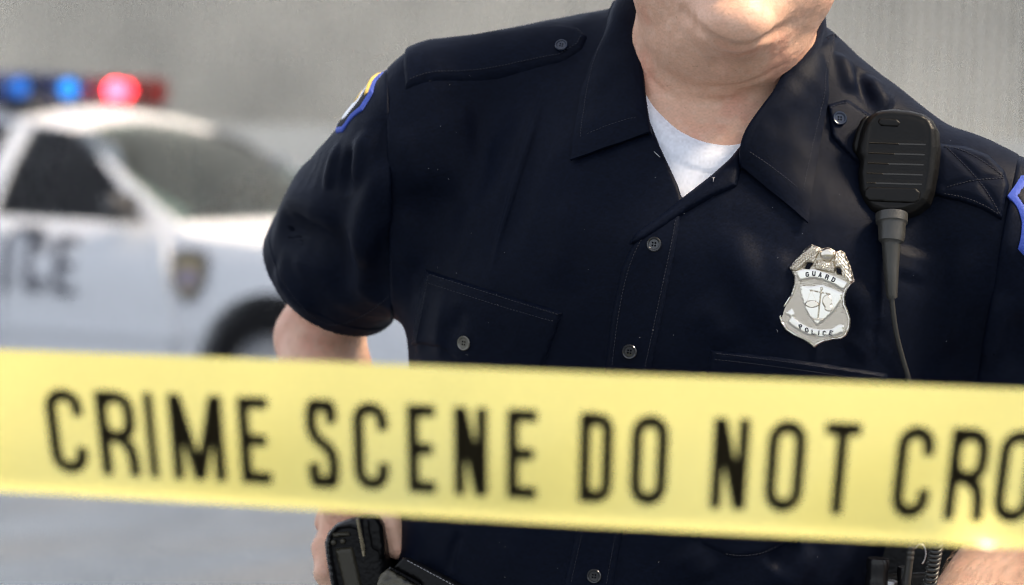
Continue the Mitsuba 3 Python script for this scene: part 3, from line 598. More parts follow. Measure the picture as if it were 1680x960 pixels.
def neck(p):
    d = rcone(p, P(1188, -40, 2.05), P(1172, 300, 2.082), 0.067, 0.066)
    d = smin(d, ellipsoid(p, P(1194, 72, 1.982), (0.062, 0.055, 0.040)), 0.04)             # fullness under the chin
    d = smin(d, rcone(p, P(1096, 60, 2.025), P(1140, 250, 2.005), 0.022, 0.016), 0.035)       # cords of the neck
    d = smin(d, rcone(p, P(1272, 55, 2.02), P(1215, 255, 1.995), 0.020, 0.016), 0.035)
    return d
def arm(p, sh, el, wr):
    d = smin(rcone(p, sh, el, 0.042, 0.037), rcone(p, el, wr, 0.037, 0.029), 0.02)
    return smin(d, rcone(p, el + 0.25 * (wr - el), el + 0.45 * (wr - el), 0.041, 0.038), 0.02)
def arms(p):
    d = within(p, [-0.5, 1.85, 0.9], [0.06, 2.5, 1.7], lambda q: arm(q, SHL, ELL, WRL))
    return np.minimum(d, within(p, [0.25, 1.75, 0.9], [0.8, 2.3, 1.65], lambda q: arm(q, SHR, ELR, WRR)))
sideL = nrm(np.array([0.55, -0.80, -0.1])); sideR = nrm(np.array([-0.35, 0.3, -0.85]))
def body0(p):
    d = smin(torso(p, -0.014), within(p, [0, 1.75, 1.3], [0.4, 2.3, 2], neck), 0.04); d = smin(d, within(p, [-0.02, 1.7, 1.42], [0.42, 2.3, 2], head), 0.022)
    d = smin(d, rcone(p, P(1100, 180, 2.10), SHL, 0.035, 0.026), 0.03); d = smin(d, rcone(p, P(1300, 210, 2.07), SHR, 0.035, 0.028), 0.03)
    d = smin(d, arms(p), 0.02)
    for q in (lip, lip_up):
        near = np.abs(d) < 0.03
        if near.any(): d[near] = smin(d[near], cKDTree(q).query(p[near])[0] - 0.0055, 0.007)
    d = smin(d, hand(p, WRL, KNL, sideL, fing_l, thumb_l), 0.012)
    d = smin(d, hand(p, WRR, KNR, sideR, fing_r, thumb_r), 0.012)
    return d
skin_folds = Folds(body0, [
    ([(1128, 122), (1145, 135), (1165, 142), (1194, 142), (1225, 138), (1262, 120), (1300, 98)], 0.0035, -0.0026), ([(1140, 146), (1165, 152), (1194, 153), (1225, 149)], 0.004, 0.0014),
    ([(1052, 105), (1066, 128), (1084, 147), (1104, 162), (1130, 172)], 0.003, -0.0016), ([(1095, 180), (1130, 196), (1170, 203), (1210, 200)], 0.003, -0.0010),
    ([(1140, 40), (1155, 54), (1178, 70), (1202, 79), (1232, 77), (1259, 63), (1290, 45), (1316, 30)], 0.0050, -0.0060),
    ([(1112, 6), (1120, 22), (1136, 36)], 0.006, -0.0024), ([(1122, 10), (1140, 44), (1168, 70), (1196, 86)], 0.007, -0.0030), ([(1295, -6), (1300, 10), (1296, 26), (1285, 38)], 0.0045, -0.0022),
    ([(1171, 90), (1176, 110), (1175, 124)], 0.006, -0.0026), ([(1148, -12), (1178, -6), (1210, -7), (1240, -8), (1262, -14)], 0.006, -0.0018),
    ([(1330, 40), (1300, 75), (1270, 98), (1240, 108)], 0.005, -0.0007), ([(1098, 20), (1106, 60), (1120, 95)], 0.006, 0.0014)], gain=1.2)
def pores(p): return 0.00022 * (2 * meshkit.fbm(p * 380, 2, 3) - 1) + 0.0007 * (2 * meshkit.fbm(p * 60, 2, 31) - 1)
def body_f(p): return close(close(body0(p), p, skin_folds, 0.015), p, pores, 0.005)
def body_cut(p): s = (p - NECK) @ DOWN; d = body_f(p); return np.where(s > 0.3, np.maximum(d, np.where(torso(p, -0.010) < 0, s - 0.58, -1)), d)
# undershirt: the body grown by 4 mm below a round neckline
NLP, NLN = P(1172, 258, 1.95), nrm(-0.80 * DOWN + 0.60 * FRONT)
def tee_band(p):
    q = p - NLP; d = q @ NLN
    a = q @ LAT; return d - 0.014 * np.minimum((np.abs(a + 0.008) / 0.07) ** 2.0, 1.2)
def tee_f(p):
    d = body0(p) - 0.0045; b = tee_band(p)
    d = d - 0.0013 * np.clip((b + 0.0095) / 0.0035, 0, 1) * np.clip((0 - b) / 0.0015, 0, 1)
    d = d - 0.0009 * (2 * meshkit.fbm(p * 45, 2, 41) - 1)
    s, a, bb = local(p)
    return smax(smax(d, b, 0.003), np.maximum(s - 0.3, np.maximum(np.abs(a) - 0.16, -s - 0.022)), 0.003)
lo_all, hi_all = [-0.36, 1.76, 0.92], [0.62, 2.36, 1.86]
import time as _t
def add(key, f, lo, hi, h, bsdf, **kw):
    t0 = _t.time(); m, n = sdf_mesh(f, lo, hi, h); print(key, len(m.vertices), round(_t.time() - t0, 1)); return put(key, m, bsdf, normals=n)
add('person', body_cut, lo_all, hi_all, 0.0028, 'skin')
sx = lambda *q: P(*q)
add('person__shirt', shirt_cut, [-0.16, 1.80, 0.98], [0.47, 2.24, 1.60], 0.0024, 'navy_cloth')
add('person__sleeve', sleeve_left_cut, [-0.27, 1.92, 1.18], [0.01, 2.34, 1.56], 0.0017, 'navy_cloth')
add('person__sleeve', sleeve_right_cut, [0.30, 1.84, 1.10], [0.60, 2.14, 1.50], 0.0017, 'navy_cloth')
add('person__undershirt', tee_f, [0.0, 1.86, 1.25], [0.36, 2.20, 1.58], 0.0024, 'white_cotton')
# ---------------------------------------------------------------- sewn pieces of the shirt
def sewn(key, f, outline, h, r=8.0, step=5.0, bsdf='navy_cloth', extra=None, smooth_out=0.0):
    poly = sg.Polygon(outline)
    if smooth_out: poly = poly.buffer(-smooth_out).buffer(2 * smooth_out).buffer(-smooth_out)
    hf = lambda d, p: rnd(d, r, h) + (extra(d, p) if extra is not None else 0)
    return put(key, drape(f, poly, step, hf, camrays), bsdf, smooth=40)
STITCH = []
def stitch(f, px, h, pitch=5.4, ln=3.2, r=0.00042, sp=True):
    """A row of thread stitches along a line of pixels, lying on f = h."""
    pts = dense(spline(px, 60) if sp and len(px) > 2 else px, 1.0); L = np.r_[0, np.cumsum(np.linalg.norm(np.diff(pts, axis=0), axis=1))]
    s = np.arange(1.0, L[-1] - ln, pitch)
    a, b = (np.c_[np.interp(q, L, pts[:, 0]), np.interp(q, L, pts[:, 1])] for q in (s, s + ln))
    va, _ = trace(f, *camrays(a), h); vb, _ = trace(f, *camrays(b), h)
    thread(va, vb, r)
def thread(va, vb, r=0.00042):
    for p, q in zip(va, vb):
        t = q - p
        if np.linalg.norm(t) > 0.02: continue
        STITCH.append(tube([p, p + 0.5 * t - nrm(FWD) * 0.0003, q], [r * 0.6, r, r * 0.6], 5))
def flush_stitch(key):
    put(key, cat(STITCH), 'thread', smooth=True); labels[key] = {'kind': 'stuff'}; STITCH.clear()
fS = shirt_f
# placket, turned-out facing
PL = [(1045, 386), (1020, 440), (1003, 520), (993, 600), (981, 690), (963, 790), (943, 880), (925, 960), (914, 1020), (994, 1020), (1003, 975), (1022, 870), (1045, 745), (1066, 620), (1078, 560), (1096, 470), (1112, 385), (1120, 340)]
sewn('person__shirt__placket', fS, PL, 0.0032, 6)
stitch(fS, [(1056, 388), (1031, 442), (1014, 520), (1004, 600), (992, 690), (974, 790), (954, 880), (936, 960)], 0.0034)
stitch(fS, [(1108, 360), (1101, 400), (1085, 475), (1067, 560), (1055, 620), (1034, 745), (1011, 870), (992, 975)], 0.0034)
sewn('person__shirt__facing', fS, [(1219, 236), (1196, 262), (1168, 287), (1119, 325), (1082, 354), (1044, 381), (1030, 402), (1052, 398), (1086, 376), (1128, 347), (1172, 322), (1209, 306), (1217, 276)], 0.0062, 15, 4.0)
# pockets
sewn('person__shirt__pocket', fS, [(690, 470), (912, 535), (884, 640), (860, 760), (790, 790), (716, 770), (672, 735), (680, 640), (682, 560)], 0.0018, 4)
FLL = [(697, 442), (760, 462), (850, 490), (924, 512), (917, 530), (903, 570), (886, 612), (850, 622), (800, 630), (770, 615), (748, 596), (733, 580), (715, 571), (690, 568), (674, 567), (684, 510)]
flap_h = lambda d, p: 0.0012 + 0.0012 * np.sin((p[:, 0] - 690) * 0.11) * np.exp(-((p[:, 0] - 720) / 45) ** 2) * np.clip((p[:, 1] - 475) / 60, 0, 1) * np.clip(d / 8, 0, 1)
sewn('person__shirt__pocket_flap', fS, FLL, 0.0026, 5, extra=lambda d, p: flap_h(d, p) * np.clip(d / 5, 0, 1))
stitch(fS, [(704, 450), (760, 468), (850, 496), (915, 516)], 0.0040); stitch(fS, [(702, 464), (760, 483), (850, 511), (911, 528)], 0.0040)
stitch(fS, [(702, 452), (692, 510), (682, 560)], 0.0038)
PKR = [(1166, 574), (1260, 584), (1360, 598), (1457, 613), (1446, 700), (1404, 830), (1314, 882), (1277, 899), (1243, 913), (1200, 915), (1152, 892), (1140, 800), (1150, 680)]
sewn('person__shirt__pocket', fS, PKR, 0.0018, 4)
sewn('person__shirt__pocket_flap', fS, [(1166, 574), (1260, 584), (1360, 598), (1457, 613), (1450, 690), (1400, 716), (1310, 724), (1230, 700), (1158, 660)], 0.0034, 5)
stitch(fS, [(1174, 580), (1260, 590), (1360, 604), (1450, 618)], 0.0038); stitch(fS, [(1172, 590), (1260, 600), (1360, 614), (1448, 628)], 0.0038)
stitch(fS, [(1190, 909), (1205, 911), (1243, 909), (1277, 895), (1314, 877)], 0.0024)
# shoulder straps
def strap_rays(o, u, v, n):
    def g(pts): return o + pts[:, :1] * u + pts[:, 1:] * v + 0.07 * n, np.broadcast_to(-n, (len(pts), 3))
    return g
ea, eb = lay([(668, 104), (668, 105)], fS)[0], lay([(960, 62), (960, 63)], fS)[0]
eu = nrm(eb - ea); en = np.array([0.05, -0.52, 0.85]); en = nrm(en - eu * (en @ eu)); ev = np.cross(en, eu); eL = np.linalg.norm(eb - ea)
ep = sg.Polygon([(-0.003, -0.026), (0.04, -0.023), (eL - 0.022, -0.019), (eL - 0.004, -0.012), (eL + 0.002, 0), (eL - 0.004, 0.012), (eL - 0.022, 0.021), (0.04, 0.029), (-0.003, 0.033)])
er = strap_rays(ea, eu, ev, en)
put('person__shirt__shoulder_strap', drape(fS, ep, 0.0025, lambda d, p: rnd(d, 0.003, 0.0028), er), 'navy_cloth', smooth=40)
for pts in (np.array([(0.002, -0.0225), (0.04, -0.0195), (eL - 0.023, -0.0155), (eL - 0.007, -0.0085), (eL - 0.003, 0)]),):
    q = dense(pts, 0.0005); L = np.r_[0, np.cumsum(np.linalg.norm(np.diff(q, axis=0), axis=1))]; s = np.arange(0, L[-1] - 0.002, 0.0027)
    A_, B_ = (np.c_[np.interp(x, L, q[:, 0]), np.interp(x, L, q[:, 1])] for x in (s, s + 0.0016))
    thread(trace(fS, *er(A_), 0.0039)[0], trace(fS, *er(B_), 0.0039)[0])
SR = [(1357, 172), (1390, 163), (1427, 187), (1500, 218), (1545, 236), (1585, 240), (1622, 254), (1648, 280), (1656, 305), (1643, 362), (1610, 343), (1575, 331), (1545, 325), (1480, 300), (1400, 262), (1364, 225)]
QUILT = [[(1550, 238), (1576, 264), (1602, 292), (1624, 322), (1640, 352)], [(1552, 308), (1575, 301), (1599, 296), (1651, 292)], [(1548, 240), (1580, 247), (1618, 268), (1650, 292)], [(1548, 318), (1580, 324), (1612, 336), (1641, 354)]]
qt = cKDTree(np.vstack([dense(spline(q, 40), 1.0) for q in QUILT]))
sewn('person__shirt__shoulder_strap', fS, SR, 0.0042, 6, 4.0, extra=lambda d, p: np.clip(d / 6, 0, 1) * 0.0016 * (1 - np.exp(-(qt.query(p)[0] / 7) ** 2)) * np.clip((p[:, 0] - 1530) / 20, 0, 1))
for q in QUILT: stitch(fS, q, 0.0046)
stitch(fS, [(1361, 178), (1390, 169), (1424, 191)], 0.0042)
# collar: one folded sheet round the neck
CF = [(1064, 217, None), (1055, 150, 1.985), (1047, 80, 2.015), (1040, 15, 2.05), (1052, -40, 2.09), (1105, -85, 2.13), (1192, -98, 2.15), (1285, -66, 2.13), (1330, -5, 2.075), (1336, 60, 2.02), (1295, 109, 1.972), (1268, 153, 1.952), (1230, 205, 1.94), (1219, 274, None)]
CO = [(936, 263, None), (949, 184, None), (968, 112, None), (992, 55, None), (1030, 0, 2.13), (1100, -42, 2.185), (1192, -58, 2.205), (1290, -20, 2.17), (1334, 30, 2.09), (1350, 84, 2.02), (1358, 131, None), (1355, 180, None), (1340, 262, None), (1326, 366, None)]
def pts3(c, lift):
    return np.array([P(x, y, d) if d else lay([(x, y), (x, y + 1)], fS, lift)[0] for x, y, d in c])
def collar():
    n, m = 110, 22
    F, O = spline(pts3(CF, 0.006), n), spline(pts3(CO, 0.0055), n)
    ax0, ax1 = P(1196, -40, 2.06), P(1180, 300, 2.05); ad = nrm(ax1 - ax0)
    rad = nrm((F - ax0) - ((F - ax0) @ ad)[:, None] * ad)
    up = -ad
    t = np.linspace(0, 1, m)[:, None, None]
    bu = np.sin(np.linspace(0, np.pi, n))[:, None] ** 0.6
    ctl = F * 0.60 + O * 0.40 + (rad * 0.012 + up * 0.018) * bu
    leaf = (1 - t) ** 2 * F + 2 * t * (1 - t) * ctl + t ** 2 * O
    end = np.clip(np.minimum(np.linspace(0, 1, n), np.linspace(1, 0, n)) * 12, 0.15, 1)[:, None]
    st = [F - rad * 0.0050 * k ** 0.5 + ad * (0.030 * k) * end for k in (1.0, 0.7, 0.45, 0.25, 0.1, 0.03)]
    g = np.concatenate([np.array(st), leaf]); k0 = len(st)
    v = g.reshape(-1, 3)
    for _ in range(3):
        d = fS(v); m_ = (d < 0.0042) & (vdist(v) > 0.008); m_[: (k0 + 3) * n] = False; gg = nrm(grad(fS, v)); v = v + np.where(m_, 0.0042 - d, 0)[:, None] * gg
    g = v.reshape(g.shape)
    for _ in range(2): g[k0 + 1:-1] = 0.5 * g[k0 + 1:-1] + 0.25 * (g[k0:-2] + g[k0 + 2:])
    g[k0 + 2:] -= (0.0026 * (2 * meshkit.fbm(g[k0 + 2:].reshape(-1, 3) * 40, 2, 3) - 1)).reshape(len(g) - k0 - 2, n, 1) * rad
    du = np.gradient(g, axis=1); dv = np.gradient(g, axis=0); nn = nrm(np.cross(du, dv))
    out = nn * np.sign((nn[-4, n // 2] @ (rad[n // 2] + up)))
    a, b = g + out * 0.0013, g - out * 0.0013
    R, C = g.shape[:2]; i, j = np.meshgrid(np.arange(R - 1), np.arange(C - 1), indexing='ij')
    q = np.stack([i * C + j, i * C + j + 1, (i + 1) * C + j + 1, (i + 1) * C + j], -1).reshape(-1, 4); N = R * C
    ring = np.r_[np.arange(C), np.arange(1, R) * C + C - 1, (R - 1) * C + np.arange(C - 2, -1, -1), np.arange(R - 2, 0, -1) * C]
    r2 = np.roll(ring, -1); side = np.stack([ring, r2, r2 + N, ring + N], 1)
    qq = np.vstack([q, q[:, ::-1] + N, side])
    mesh = trimesh.Trimesh(np.vstack([a.reshape(-1, 3), b.reshape(-1, 3)]), np.vstack([qq[:, [0, 1, 2]], qq[:, [0, 2, 3]]]), process=False)
    lines = [a[-3, 3:40], a[-3, -40:-3], a[k0 + 3:-3, 3], a[k0 + 3:-3, -4]]
    return mesh, lines
cm, clines = collar()
put('person__shirt__collar', cm, 'navy_cloth', smooth=50)
for ln in clines:
    q = dense(ln, 0.0004); L = np.r_[0, np.cumsum(np.linalg.norm(np.diff(q, axis=0), axis=1))]; s = np.arange(0, L[-1] - 0.002, 0.0027)
    ix = lambda x: np.stack([np.interp(x, L, q[:, k]) for k in range(3)], 1)
    thread(ix(s), ix(s + 0.0016))
# loose threads at the top buttonholes, lint
for a, b in (((1073, 249), (1083, 258)), ((1168, 292), (1173, 291)), ((1171, 291), (1170, 298))):
    va, vb = lay([a, a], fS, 0.0068)[0], lay([b, b], fS, 0.0068)[0]
    put('person__shirt__buttonhole_thread', tube([va, (va + vb) / 2 + [0, -0.0006, 0], vb], [0.0003, 0.0005, 0.0003], 6), 'pale_thread', smooth=True)
flush_stitch('person__shirt__stitching')
lint = []
for k in range(90):
    x, y = RNG.uniform(690, 1560), RNG.uniform(110, 950)
    c = lay([(x, y), (x, y)], fS, 0.0045)[0]; a = RNG.uniform(0, 6.28); l = RNG.choice([0.0006, 0.0009, 0.002], p=[0.6, 0.3, 0.1]); dlt = RIGHT * math.cos(a) + UPC * math.sin(a)
    lint.append(tube([c, c + dlt * l * 0.5 + FRONT * 0.0004, c + dlt * l], [0.00012, 0.00018, 0.0001], 4))
put('person__shirt__lint', cat(lint), 'pale_thread'); labels['person__shirt__lint'] = {'kind': 'stuff'}
# buttons
def button_mesh(r):
    p = [(0, 0), (r * 0.95, 0), (r, r * 0.12), (r, r * 0.30), (r * 0.90, r * 0.42), (r * 0.76, r * 0.38), (r * 0.66, r * 0.24), (0, r * 0.20)]
    m = lathe(p, 36); M = manifold3d.Manifold(manifold3d.Mesh(np.asarray(m.vertices, np.float32), np.asarray(m.faces, np.uint32)))
    if M.status() != manifold3d.Error.NoError or M.is_empty():
        M = manifold3d.CrossSection([np.array(p)]).revolve(36)
    for a in range(4): M -= manifold3d.Manifold.cylinder(r, r * 0.13, r * 0.13, 12).translate([r * 0.26 * math.cos(a * math.pi / 2 + 0.7), r * 0.26 * math.sin(a * math.pi / 2 + 0.7), -r * 0.2])
    return man(M)
def button(key, px, h, r, bsdf, f=fS):
    c = lay([px, px], f, h)[0]; n = nrm(nrm(grad(f, c[None]))[0] + nrm(EYE - c) * 0.35); u, v, n = basis(n)
    B = moved(button_mesh(r), frame(c, u, v, n)); k = put(key, B, bsdf, smooth=30)
    tr = [tube([c + n * r * 0.24 + u * r * s * 0.2 - v * r * 0.2, c + n * r * 0.3 + u * r * s * 0.1, c + n * r * 0.24 + u * r * s * 0.2 + v * r * 0.2], 0.0004, 5) for s in (-1, 1)]
    return k
for px in ((1073, 401), (1033, 577), (1004, 762), (975, 945)): button('person__shirt__button', px, 0.0036, 0.0060, 'horn_button')
button('person__shirt__button', (762, 563), 0.0042, 0.0062, 'pale_button'); button('person__shirt__button', (1310, 690), 0.0042, 0.0060, 'pale_button')
button('person__shirt__button', (1377, 195), 0.0050, 0.0060, 'navy_button')
c = lay([(921, 75), (921, 76)], fS, 0.0044)[0]; u, v, n = basis(nrm(grad(fS, c[None]))[0])
put('person__shirt__button', moved(button_mesh(0.0055), frame(c, u, v, n)), 'navy_button', smooth=30)
for pts in ([(447, 425), (475, 478), (512, 518), (548, 533), (600, 515), (638, 486)],):
    stitch(sleeve_left_f, pts, 0.0004)
flush_stitch('person__sleeve__stitching')
# sleeve badges of cloth: blue rim, black ground, white and gold device
def patch(key, f, c, n, w, h, up):
    u, v, n = basis(n, up); g = strap_rays(c, u, v, n)
    sh = sg.Polygon([(w * x / 2, h * y / 2) for x, y in ((-0.62, 1), (0, 0.92), (0.62, 1), (1, 0.62), (0.93, 0.1), (0.98, -0.35), (0.62, -0.78), (0, -1), (-0.62, -0.78), (-0.98, -0.35), (-0.93, 0.1), (-1, 0.62))]).buffer(0.004).buffer(-0.004)
    for nm, poly, hh, b in ((key, sh, 0.0024, 'patch_blue'), (key + '__ground', sh.buffer(-0.0034), 0.0031, 'patch_black'), (key + '__white_disc', affinity.translate(sg.Point(0, 0).buffer(1), 0, 0), 0.0038, 'patch_white'), (key + '__gold_arc', None, 0.0045, 'patch_gold')):
        if nm.endswith('disc'): poly = affinity.scale(poly, w * 0.33, h * 0.33)
        if nm.endswith('arc'): poly = sg.box(-w * 0.20, h * 0.06, w * 0.20, h * 0.20).union(sg.box(-w * 0.3, h * 0.36, w * 0.3, h * 0.42))
        polys = getattr(poly, 'geoms', [poly])
        ms = [drape(f, q, 0.0016, lambda d, p: rnd(d, 0.0012, 0.0012) + hh - 0.0012, g) for q in polys]
        nm = nm.replace('person__sleeve__shoulder_badge__', 'person__sleeve__badge_').replace('person__sleeve_001__shoulder_badge__', 'person__sleeve_001__badge_')
        put(nm, cat(ms), b, smooth=40)
patch('person__sleeve__shoulder_badge', sleeve_left_f, P(606, 190, 2.10), np.array([-0.62, -0.22, 0.72]), 0.070, 0.062, nrm(P(660, 110, 2.08) - P(540, 250, 2.14)))
patch('person__sleeve_001__shoulder_badge', sleeve_right_f, P(1634, 404, 1.985), np.array([0.72, -0.60, 0.25]), 0.088, 0.092, (0.08, 0.1, 1))
# hair of the forearm and head
def hair(key, f, boxes, n, ln, r, lean, bsdf):
    out = []
    for (x0, x1, y0, y1) in boxes:
        q = np.c_[RNG.uniform(x0, x1, n), RNG.uniform(y0, y1, n)]; dq = nrm(ray(q[:, 0], q[:, 1])); v, t = trace(f, EYE + dq * 1.6, dq, 0.0, 40); g = nrm(grad(f, v)); ok = (np.abs(f(v)) < 0.002) & (np.linalg.norm(v - EYE, axis=1) < 2.5)
        for a, nn in zip(v[ok], g[ok]):
            d = nrm(lean + RNG.normal(0, 0.45, 3)); d = nrm(d - nn * (d @ nn) * 0.8); l = ln * RNG.uniform(0.5, 1.2)
            out.append(tube([a, a + d * l * 0.4 + nn * l * 0.22, a + d * l * 0.75 + nn * l * 0.28, a + d * l + nn * l * 0.22], [r, r, r * 0.7, r * 0.3], 4))
    put(key, cat(out), bsdf, smooth=True); labels[key] = {'kind': 'stuff'}
hair('person__arm_hair', body_f, [(1560, 1690, 885, 1000)], 420, 0.014, 0.00009, nrm(WRR - ELR), 'fair_hair')
hair('person__arm_hair', body_f, [(440, 600, 480, 640)], 320, 0.014, 0.00009, nrm(WRL - ELL), 'fair_hair')
def scalp(p):
    d = head(p) - 0.009 - 0.004 * (2 * meshkit.fbm(p * np.array([60, 60, 25]), 3, 7) - 1); q = p - P(1205, -215, 2.035)
    return smax(smax(d, -(q[:, 2] + 0.72 * q[:, 1] + 0.012 - 0.5 * np.maximum(np.abs(q[:, 0]) - 0.055, 0)), 0.01), -(head(p) - 0.001), 0.002)
add('person__hair', scalp, [0.05, 1.9, 1.5], [0.33, 2.2, 1.84], 0.004, 'brown_hair')
for s in (-1, 1):
    c = P(1205 + 64 * s, -180, 1.914); m = trimesh.creation.icosphere(3, 0.012); put('person__eye', moved(m, frame(c, *np.eye(3))), 'eye_white', smooth=True)
    m = trimesh.creation.icosphere(2, 0.0056); m.apply_scale([1, 0.4, 1]); put('person__iris', moved(m, frame(c + [0, -0.0112, 0], *np.eye(3))), 'iris_brown', smooth=True)
# trousers, belt, boots
def legs(p):
    hipL, hipR = BELT + DOWN * 0.19 - LAT * 0.085, BELT + DOWN * 0.19 + LAT * 0.085
    ftL, ftR = np.array([-0.06, 2.16, 0.10]), np.array([0.22, 2.10, 0.10])
    s, a, b = local(p)
    d = smax(torso(p, 0.010), 0.445 - s, 0.004); d = smax(d, s - 0.62, 0.03)
    for h, t in ((hipL, ftL), (hipR, ftR)):
        k = h * 0.5 + t * 0.5 + np.array([0, -0.02, 0])
        d = smin(d, smin(rcone(p, h, k, 0.100, 0.080), rcone(p, k, t, 0.080, 0.075), 0.03), 0.04)
    return np.maximum(d, 0.05 - p[:, 2]) - 0.004 * (2 * meshkit.fbm(p * np.array([14, 14, 8]), 2, 8) - 1)
add('person__trousers', legs, [-0.25, 1.88, 0.0], [0.40, 2.36, 1.12], 0.008, 'navy_cloth')
for t in (np.array([-0.06, 2.16, 0]), np.array([0.22, 2.10, 0])):
    def shoe(p, t=t):
        d = smin(rcone(p, t + [0, 0.03, 0.06], t + [0, 0.02, 0.16], 0.048, 0.060), rcone(p, t + [0, 0.03, 0.045], t + [0, -0.15, 0.04], 0.044, 0.042), 0.05); return np.maximum(d, 0.004 - p[:, 2])
    add('person__boot', shoe, t + [-0.1, -0.25, -0.01], t + [0.1, 0.12, 0.25], 0.006, 'black_leather')
def beltf(p):
    s, a, b = local(p); d = torso(p, 0.016); return smax(smax(d, -(torso(p, 0.008)), 0.002), np.abs(s - 0.470) - 0.024, 0.004)
add('person__belt', beltf, [-0.16, 1.88, 0.95], [0.36, 2.28, 1.12], 0.005, 'black_leather')
# ================================================================ WHAT THE OFFICER CARRIES
class Plate:
    """A plane standing at a photo pixel; outlines given in photo pixels become metres in the plane."""
    def __init__(self, px, depth, n):
        self.c = P(px[0], px[1], depth); self.u, self.v, self.n = basis(n); self.M = frame(self.c, self.u, self.v, self.n)
    def xy(self, pts):
        d = nrm(ray(*np.asarray(pts, float).T)); t = ((self.c - EYE) @ self.n) / (d @ self.n); q = EYE + d * t[:, None] - self.c
        return np.c_[q @ self.u, q @ self.v]
    def poly(self, pts, r=0.0):
        p = sg.Polygon(self.xy(pts)).buffer(0); return p.buffer(-r).buffer(2 * r).buffer(-r) if r else p
    def line(self, pts, w): return sg.LineString(self.xy(pts)).buffer(w / 2, cap_style='flat')
    def plate(self, key, poly, step, hf, base, bsdf, smooth=35):
        return put(key, cat([moved(relief(g, step, hf, base), self.M) for g in getattr(poly, 'geoms', [poly])]), bsdf, smooth)
    def at(self, px, h): q = self.xy([px])[0]; return self.c + self.u * q[0] + self.v * q[1] + self.n * h
def to_eye(c): return nrm(EYE - c)
# ---- badge
bc = lay([(1340, 487), (1341, 487)], fS)[0]; bn = nrm(nrm(grad(fS, bc[None]))[0] * 0.5 + to_eye(bc) * 0.6 + np.array([0, 0, 0.06]))
BD = Plate((1340, 487), bc[1] - 0.006, bn)
Z = lambda pts: [(1240 + 0.2918 * x, 380 + 0.2918 * y) for x, y in pts]
OUT = Z([(180, 205), (230, 150), (270, 105), (315, 72), (350, 85), (375, 95), (405, 87), (435, 100), (450, 112), (475, 105), (500, 118), (520, 165), (540, 220), (556, 280), (530, 300), (510, 335), (500, 370), (503, 410), (520, 450), (533, 490), (530, 540), (510, 585), (480, 605), (430, 610), (380, 622), (345, 640), (330, 655), (310, 635), (270, 610), (215, 585), (170, 555), (140, 510), (128, 465), (140, 430), (170, 395), (200, 350), (215, 300), (215, 250), (200, 225)])
holes = [BD.poly(Z([(290, 176), (325, 178), (300, 213), (275, 212)])), BD.poly(Z([(450, 205), (478, 210), (485, 245), (460, 235)]))]
ob = BD.poly(OUT, 0.0006)
for hh in holes: ob = ob.difference(hh)
BD.plate('badge', ob, 0.0012, lambda d, p: rnd(d, 0.0012, 0.0012) + 0.0010, -0.0008, 'badge_stipple')
low_part = BD.poly(Z([(215, 250), (540, 285), (510, 335), (500, 370), (503, 410), (520, 450), (533, 490), (530, 540), (510, 585), (480, 605), (430, 610), (380, 622), (345, 640), (330, 655), (310, 635), (270, 610), (215, 585), (170, 555), (140, 510), (128, 465), (140, 430), (170, 395), (200, 350), (215, 300)]), 0.0006)
BD.plate('badge__rim', low_part.difference(low_part.buffer(-0.0021)).difference(BD.poly(Z([(190, 240), (545, 275), (520, 310), (215, 300)]))), 0.0008, lambda d, p: rnd(d, 0.0010, 0.0011) + 0.0024, 0.001, 'badge_bright')
def feather(ang, pitch):
    c, s = math.cos(ang), math.sin(ang)
    return lambda d, p: rnd(d, 0.0035, 0.0030) + 0.0022 + 0.0005 * np.sin((p[:, 0] * c + p[:, 1] * s) / pitch * 6.28) * np.clip(d / 0.001, 0, 1) + 0.0006 * (meshkit.fbm(np.c_[p, p[:, :1] * 0] * 900, 2, 4) - 0.5)
WL = Z([(183, 205), (230, 152), (270, 107), (315, 75), (348, 86), (362, 112), (345, 150), (325, 178), (290, 176), (262, 205), (235, 222), (205, 224)]); WR = Z([(450, 114), (475, 107), (499, 120), (518, 165), (538, 220), (553, 279), (530, 298), (502, 262), (485, 245), (478, 210), (452, 200), (440, 160)])
BD.plate('badge__eagle_wing', BD.poly(WL, 0.0004), 0.0008, feather(2.3, 0.0019), 0.001, 'badge_silver', False); BD.plate('badge__eagle_wing', BD.poly(WR, 0.0004), 0.0008, feather(0.7, 0.0019), 0.001, 'badge_silver', False)
BD.plate('badge__eagle_tail', BD.poly(Z([(328, 196), (345, 160), (440, 165), (452, 205), (446, 238), (400, 228), (340, 214)]), 0.0004), 0.0008, feather(0.2, 0.0017), 0.001, 'badge_silver', False)
hd = BD.xy(Z([(404, 130)]))[0]
BD.plate('badge__eagle_head', affinity.scale(sg.Point(*hd).buffer(1), 0.0058, 0.0052), 0.0007, lambda d, p: rnd(d, 0.005, 0.0034) + 0.0034 + 0.0006 * (meshkit.fbm(np.c_[p, p[:, :1] * 0] * 1100, 2, 6) - 0.5), 0.001, 'badge_silver')
def band(key, pts, h): BD.plate(key, BD.poly(pts, 0.0003), 0.0010, lambda d, p: rnd(d, 0.0006, 0.0006) + h, 0.001, 'badge_bright')
band('badge__upper_banner', Z([(228, 222), (280, 211), (340, 214), (400, 233), (455, 258), (522, 290), (490, 333), (440, 301), (380, 276), (320, 263), (245, 279)]), 0.0034)
band('badge__lower_banner', Z([(170, 458), (205, 432), (222, 462), (212, 482), (245, 508), (300, 540), (360, 552), (430, 548), (472, 522), (500, 528), (494, 572), (440, 590), (370, 594), (290, 582), (225, 547), (178, 512), (196, 486)]), 0.0032)
band('badge__inner_shield', Z([(250, 300), (310, 309), (372, 298), (440, 325), (490, 346), (478, 400), (440, 455), (390, 500), (345, 532), (315, 500), (280, 440), (258, 370)]), 0.0026)
